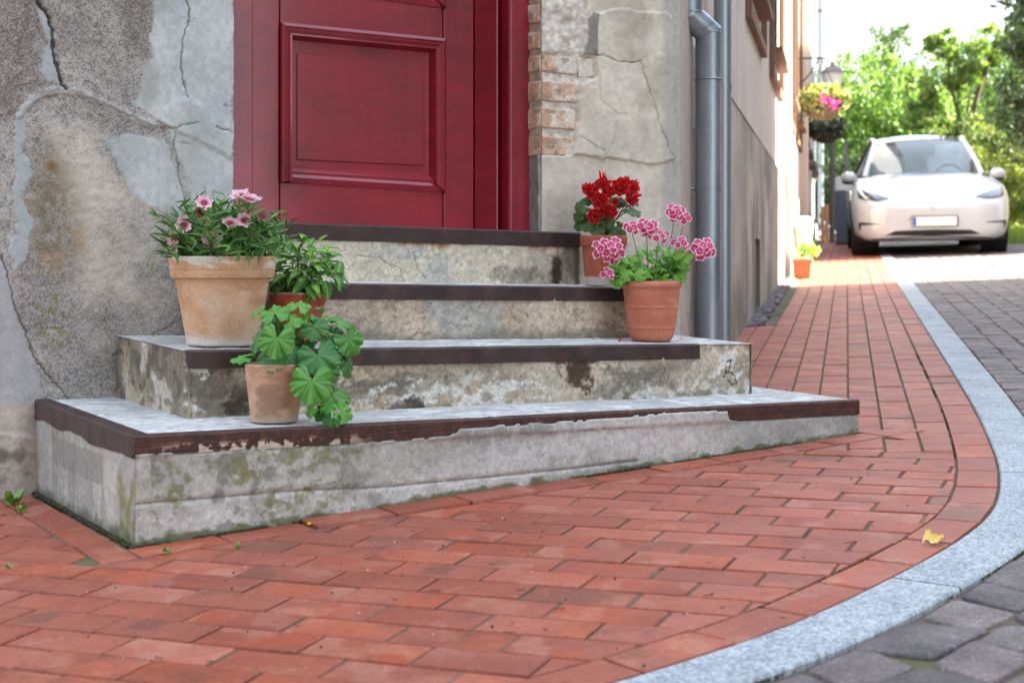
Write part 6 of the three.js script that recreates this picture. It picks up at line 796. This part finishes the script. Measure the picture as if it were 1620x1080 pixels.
// ---- street lamp, posts, cabinet, fence, planter
{ const Z = 24.5, [X] = at(1317, 0, Z), y0 = hg(X, Z), l = thing('street_lamp', 'slim grey lamp post with a white lantern under a dark cap', 'street lamp', [X, y0, -Z]), top = EYE + (HORIZON - 152) / FPX * Z - y0;
  mesh('post', new THREE.CylinderGeometry(0.035, 0.05, top, 12).translate(0, top / 2, 0), plain(96, 92, 92), l);
  mesh('lantern', new THREE.CylinderGeometry(0.19, 0.13, 0.4, 6).translate(0, top + 0.2, 0), plain(228, 226, 226, { roughness: 0.4 }), l);
  mesh('cap', mergeGeometries([new THREE.CylinderGeometry(0.05, 0.23, 0.13, 6).translate(0, top + 0.465, 0), new THREE.SphereGeometry(0.04, 8, 6).translate(0, top + 0.55, 0)].map(g => g.toNonIndexed())), plain(96, 90, 98), l); }
{ const Z = 24, [X] = at(1339, 0, Z), y0 = hg(X, Z), t = thing('metal_post', 'thin grey metal post standing beside the grey cabinet', 'post', [X, y0, -Z]), H = EYE + (HORIZON - 226) / FPX * Z - y0; mesh('shaft', new THREE.CylinderGeometry(0.028, 0.028, H, 10).translate(0, H / 2, 0), plain(112, 112, 116), t); mesh('cap', new THREE.SphereGeometry(0.034, 10, 8).translate(0, H, 0), plain(90, 90, 94), t); }
{ const Z = 23.2, [X0] = at(1323, 0, Z), [X1] = at(1345, 0, Z), X = (X0 + X1) / 2, y0 = hg(X, Z) - 0.02, w = X1 - X0, t = thing('utility_cabinet', 'dark blue-grey slatted cabinet with a pale box on top', 'cabinet', [X, y0, -Z], -0.2), H1 = EYE + (HORIZON - 303) / FPX * Z - y0, H2 = EYE + (HORIZON - 281) / FPX * Z - y0;
  mesh('body', box(-w / 2, w / 2, 0, H1, -0.25, 0.22, 0.01), plain(92, 102, 116), t); for (let i = 0; i < 5; i++) mesh('slat', box(-w / 2 + 0.012 + i * w / 5, -w / 2 + (i + 1) * w / 5 - 0.004, 0.04, H1 - 0.03, 0.215, 0.245, 0.006), plain(100, 112, 128), t);
  mesh('top_box', box(-w / 2 - 0.01, w / 2, H1 + 0.002, H2, -0.22, 0.23, 0.012), plain(214, 216, 218), t); }
{ const Z = 25.5, [X] = at(1309, 0, Z), y0 = hg(X, Z), t = thing('wooden_fence', 'short light brown wooden fence beside the downpipe foot', 'fence', [X, y0, -Z], -0.1); for (let i = 0; i < 3; i++) mesh('board', box(-0.11 + i * 0.075, -0.045 + i * 0.075, 0, 0.62 + 0.04 * (i % 2), -0.012, 0.012, 0.004), plain(190, 142, 100), t); mesh('rail', box(-0.13, 0.13, 0.42, 0.5, -0.04, -0.014, 0.004), plain(170, 124, 84), t); }
const claySun = plain(186, 112, 76, { bumpMap: softBump, bumpScale: 0.004 });
{ const Z = 13.3, [X] = at(1270, 0, Z), y0 = hg(X, Z), r = rng(8), t = thing('planter_box', 'square terracotta planter in the sunlit strip by the wall', 'planter', [X, y0, -Z], -0.25);
  const s = 0.083; mesh('body', (() => { const g = new THREE.CylinderGeometry(s * 1.41, s * 1.2, 0.145, 4, 1).toNonIndexed(); g.rotateY(Math.PI / 4); g.translate(0, 0.0725, 0); g.computeVertexNormals(); return g; })(), claySun, t); mesh('rim', box(-s * 1.12, s * 1.12, 0.145, 0.178, -s * 1.12, s * 1.12, 0.006), claySun, t);
  mesh('foliage', leafCloud(150, () => { const b = inBall(r); return [b[0] * 0.10 + 0.05, 0.2 + Math.abs(b[1]) * 0.11, b[2] * 0.1]; }, 0.05, [lin(120, 170, 50), lin(150, 190, 70)], r), foliageMat, t).userData.kind = 'stuff'; }
{ const Z = 14.2, [X] = at(1271, 0, Z), y0 = hg(X, Z), t = thing('tall_vase', 'tall pale tapering vase with a terracotta patch, behind the square planter', 'vase', [X, y0, -Z]); const prof = [[0.03, 0], [0.055, 0], [0.06, 0.05], [0.085, 0.35], [0.1, 0.47], [0.092, 0.53], [0.06, 0.56], [0.055, 0.545]].map(p => new THREE.Vector2(...p)); mesh('body', new THREE.LatheGeometry(prof, 28), plain(226, 210, 186), t); mesh('terracotta_patch', new THREE.LatheGeometry([[0.0785, 0.25], [0.0905, 0.38], [0.1, 0.45]].map(p => new THREE.Vector2(p[0] + 0.0025, p[1])), 10, 3.6, 1.5), plain(196, 104, 60), t); }
// ---- trees
const bark = std({ map: tex(128, 256, (u, v) => { const k = 1 + 0.35 * tn(u, v, 12, 4, 91); return [92 * k, 80 * k, 66 * k]; }), bumpMap: grainBump, bumpScale: 0.02, roughness: 1 });
function tree(name, label, X, Z, H, blobs, n, leaf, colors, seed, category = 'tree') { // blobs: [dx, y, dz, rx, ry, rz]
  const r = rng(seed), y0 = hg(X, Z) - 0.1, t = thing(name, label, category, [X, y0, -Z], 0, category === 'tree' ? 'trees beyond the car' : undefined), limbs = [], top = blobs.reduce((a, b) => b[1] > a[1] ? b : a);
  if (H) { limbs.push(tube([[0, 0, 0], [rr(-0.1, 0.1, r), H * 0.3, 0], [top[0] * 0.5, H * 0.6, top[2] * 0.5], [top[0], H * 0.9, top[2]]], H * 0.024, H * 0.004, 12, 8)); for (const b of blobs) { const q = rr(0.22, 0.5, r) * H; limbs.push(tube([[top[0] * 0.25, Math.min(q, b[1] * 0.7), 0], [b[0] * 0.5, lerp(q, b[1], 0.55), b[2] * 0.5], [b[0], b[1] + b[4] * 0.4, b[2]]], H * 0.01, H * 0.002, 8, 6)); } mesh('trunk', mergeGeometries(limbs), bark, t); }
  const vol = blobs.map(b => b[3] * b[4] * b[5]), sum = vol.reduce((a, b) => a + b), clumps = []; blobs.forEach((b, i) => { const m = Math.max(5, Math.round(n / 46 * vol[i] / sum)); for (let k = 0; k < m; k++) { const q = inBall(r), l = Math.sqrt(q[3]) || 1, f = Math.pow(r(), 0.45) / l; clumps.push([b[0] + q[0] * f * b[3], b[1] + q[1] * f * b[4], b[2] + q[2] * f * b[5], rr(0.22, 0.5, r) * Math.cbrt(b[3] * b[4] * b[5]) * 0.8, Math.floor(r() * colors.length)]); } });
  let cc; mesh('crown', leafCloud(n, () => { cc = clumps[Math.floor(r() * clumps.length)]; const q = inBall(r); return [cc[0] + q[0] * cc[3], cc[1] + q[1] * cc[3] * 0.8, cc[2] + q[2] * cc[3]]; }, leaf, colors, r), foliageMat, t).userData.kind = 'stuff';
  return t;
}
const px2 = (px, Z) => (px - CX) / FPX * Z;
const GR = { bright: [lin(104, 140, 44), lin(126, 156, 54), lin(86, 122, 40), lin(140, 164, 66)], mid: [lin(84, 108, 48), lin(100, 122, 58), lin(70, 92, 42)], dark: [lin(58, 78, 40), lin(70, 90, 46), lin(48, 66, 36), lin(92, 104, 50)], yellow: [lin(150, 156, 60), lin(124, 136, 52), lin(98, 114, 46)] };
tree('bright_tree', 'broad sunlit yellow-green tree left of the parked car roof', px2(1390, 36), 36, 4.6, [[-0.9, 2.2, 0, 1.2, 1.5, 1.2], [0.4, 2.4, 0.3, 1.3, 1.5, 1.3], [-0.2, 3.6, 0, 1.1, 1.0, 1.1], [1.2, 1.8, 0, 0.9, 1.2, 1.0], [-1.2, 1.0, 0.5, 0.9, 1.0, 0.9], [-1.9, 2.6, 0, 0.8, 1.1, 0.9], [1.6, 2.9, 0.2, 0.8, 0.9, 0.8], [1.9, 1.6, 0, 0.8, 1.1, 0.8]], 20000, 0.12, GR.bright, 101);
tree('pointed_tree', 'taller soft-topped tree rising behind the sunlit tree', px2(1412, 52), 52, 8.6, [[0, 6.6, 0, 1.15, 1.5, 1.1], [-0.3, 5.2, 0, 1.4, 1.4, 1.3], [0.6, 5.0, 0, 1.1, 1.2, 1.1], [0, 3.6, 0, 1.7, 1.6, 1.5]], 11000, 0.14, GR.mid, 102);
tree('left_tree', 'sunlit tree behind the lantern and the hanging baskets', px2(1322, 42), 42, 5.6, [[0, 4.0, 0, 0.9, 1.0, 0.9], [-0.4, 2.8, 0, 1.0, 1.1, 1.0], [0.5, 2.6, 0, 0.9, 1.1, 0.9]], 7000, 0.13, GR.bright, 103);
tree('airy_tree', 'airy tree with sky showing through its crown', px2(1512, 33), 33, 5.2, [[-0.75, 3.2, 0, 0.5, 0.45, 0.5], [-0.2, 4.25, 0, 0.55, 0.4, 0.5], [0.5, 3.9, 0.2, 0.55, 0.5, 0.5], [1.0, 4.3, 0, 0.4, 0.4, 0.4], [0.1, 3.4, 0, 0.45, 0.35, 0.4], [-0.6, 2.3, 0, 0.7, 0.6, 0.6], [0.4, 1.9, 0, 0.8, 0.7, 0.7], [1.1, 2.2, 0, 0.5, 0.5, 0.5], [0, 1.0, 0, 1.2, 0.8, 0.8], [1.6, 1.5, 0, 0.8, 0.8, 0.7], [-1.1, 1.4, 0, 0.7, 0.7, 0.7], [1.5, 3.0, 0, 0.5, 0.5, 0.5]], 21000, 0.125, GR.mid.concat(GR.yellow, GR.bright), 104);
tree('dark_tree', 'tall dark tree at the edge of the green bank', px2(1622, 29), 29, 7.0, [[0.1, 5.2, 0, 0.8, 0.8, 0.8], [-0.2, 4.2, 0.2, 0.65, 0.7, 0.7], [0.4, 3.4, 0, 0.8, 0.8, 0.8], [-0.1, 2.6, 0, 0.75, 0.8, 0.8], [0.6, 6.2, 0, 0.8, 0.8, 0.8], [0.9, 4.6, 0, 0.9, 1.2, 0.9], [0.2, 1.6, 0, 0.8, 0.8, 0.8]], 15000, 0.12, GR.dark.concat(GR.mid), 105);
tree('roadside_shrub', 'yellow-green shrubs right of the parked car', px2(1588, 27), 27, 0, [[-0.3, 1.3, 0, 0.6, 0.7, 0.5], [0.3, 1.0, 0.2, 0.7, 0.7, 0.5], [0.0, 0.5, 0, 0.8, 0.5, 0.5]], 4200, 0.09, GR.yellow, 106, 'shrub');
tree('dark_hedge', 'dark hedge behind the roof of the parked car', px2(1420, 30), 30, 0, [[-1.3, 1.0, 0, 0.8, 0.9, 0.5], [-0.5, 1.1, 0, 0.8, 1.0, 0.5], [0.4, 1.1, 0, 0.8, 1.0, 0.5], [1.2, 1.1, 0, 0.8, 1.0, 0.5], [2.0, 0.9, 0, 0.7, 0.9, 0.5], [2.8, 1.0, 0, 0.8, 1.0, 0.5], [-2.1, 0.9, 0, 0.8, 0.9, 0.5]], 13000, 0.1, GR.dark.concat(GR.mid), 107, 'hedge');
tree('leafy_hedge', 'leafy green hedge under the airy tree right of the car', px2(1560, 31), 31, 0, [[-1.0, 1.1, 0, 0.8, 1.1, 0.5], [-0.2, 1.3, 0, 0.8, 1.2, 0.5], [0.6, 1.2, 0, 0.8, 1.1, 0.5], [1.4, 1.0, 0, 0.8, 1.0, 0.5]], 11000, 0.1, GR.mid.concat(GR.yellow), 112, 'hedge');
for (const [px, Z, H, s, lb] of [[1230, 62, 7, 108, 'distant green tree hidden behind the grey house'], [1480, 56, 8, 109, 'low distant tree seen over the parked car roof'], [1560, 52, 9, 110, 'distant tree behind the airy tree'], [1660, 48, 8, 111, 'distant tree behind the tall dark tree']]) tree('distant_tree', lb, px2(px, Z), Z, H, [[0, H * 0.62, 0, 2.4, H * 0.3, 2], [-1.6, H * 0.42, 0, 2, H * 0.3, 1.6], [1.7, H * 0.42, 0, 2, H * 0.3, 1.6], [0, H * 0.25, 0, 2.8, H * 0.25, 1.8]], 12000, 0.2, GR.mid.concat(GR.bright), s);
{ // grass bank right of the road
  const r = rng(21), blades = new Geo(); for (let i = 0; i < 5000; i++) { const Z = rr(20.5, 29, r), X = px2(rr(1590, 1720, r), Z), y = hg(X, Z) - 0.02, h = rr(0.06, 0.2, r), a = r() * 6.28, w = 0.012; blades.tri([X - w * Math.cos(a), y, -Z - w * Math.sin(a)], [X + w * Math.cos(a), y, -Z + w * Math.sin(a)], [X + rr(-0.06, 0.06, r), y + h, -Z + rr(-0.06, 0.06, r)]); }
  const m = mesh('grass', blades.build(), plain(128, 150, 62, { roughness: 1 })); m.userData.kind = 'stuff'; tag(m, 'rough grass on the bank right of the road', 'grass');
}
renderer.render(scene, camera);
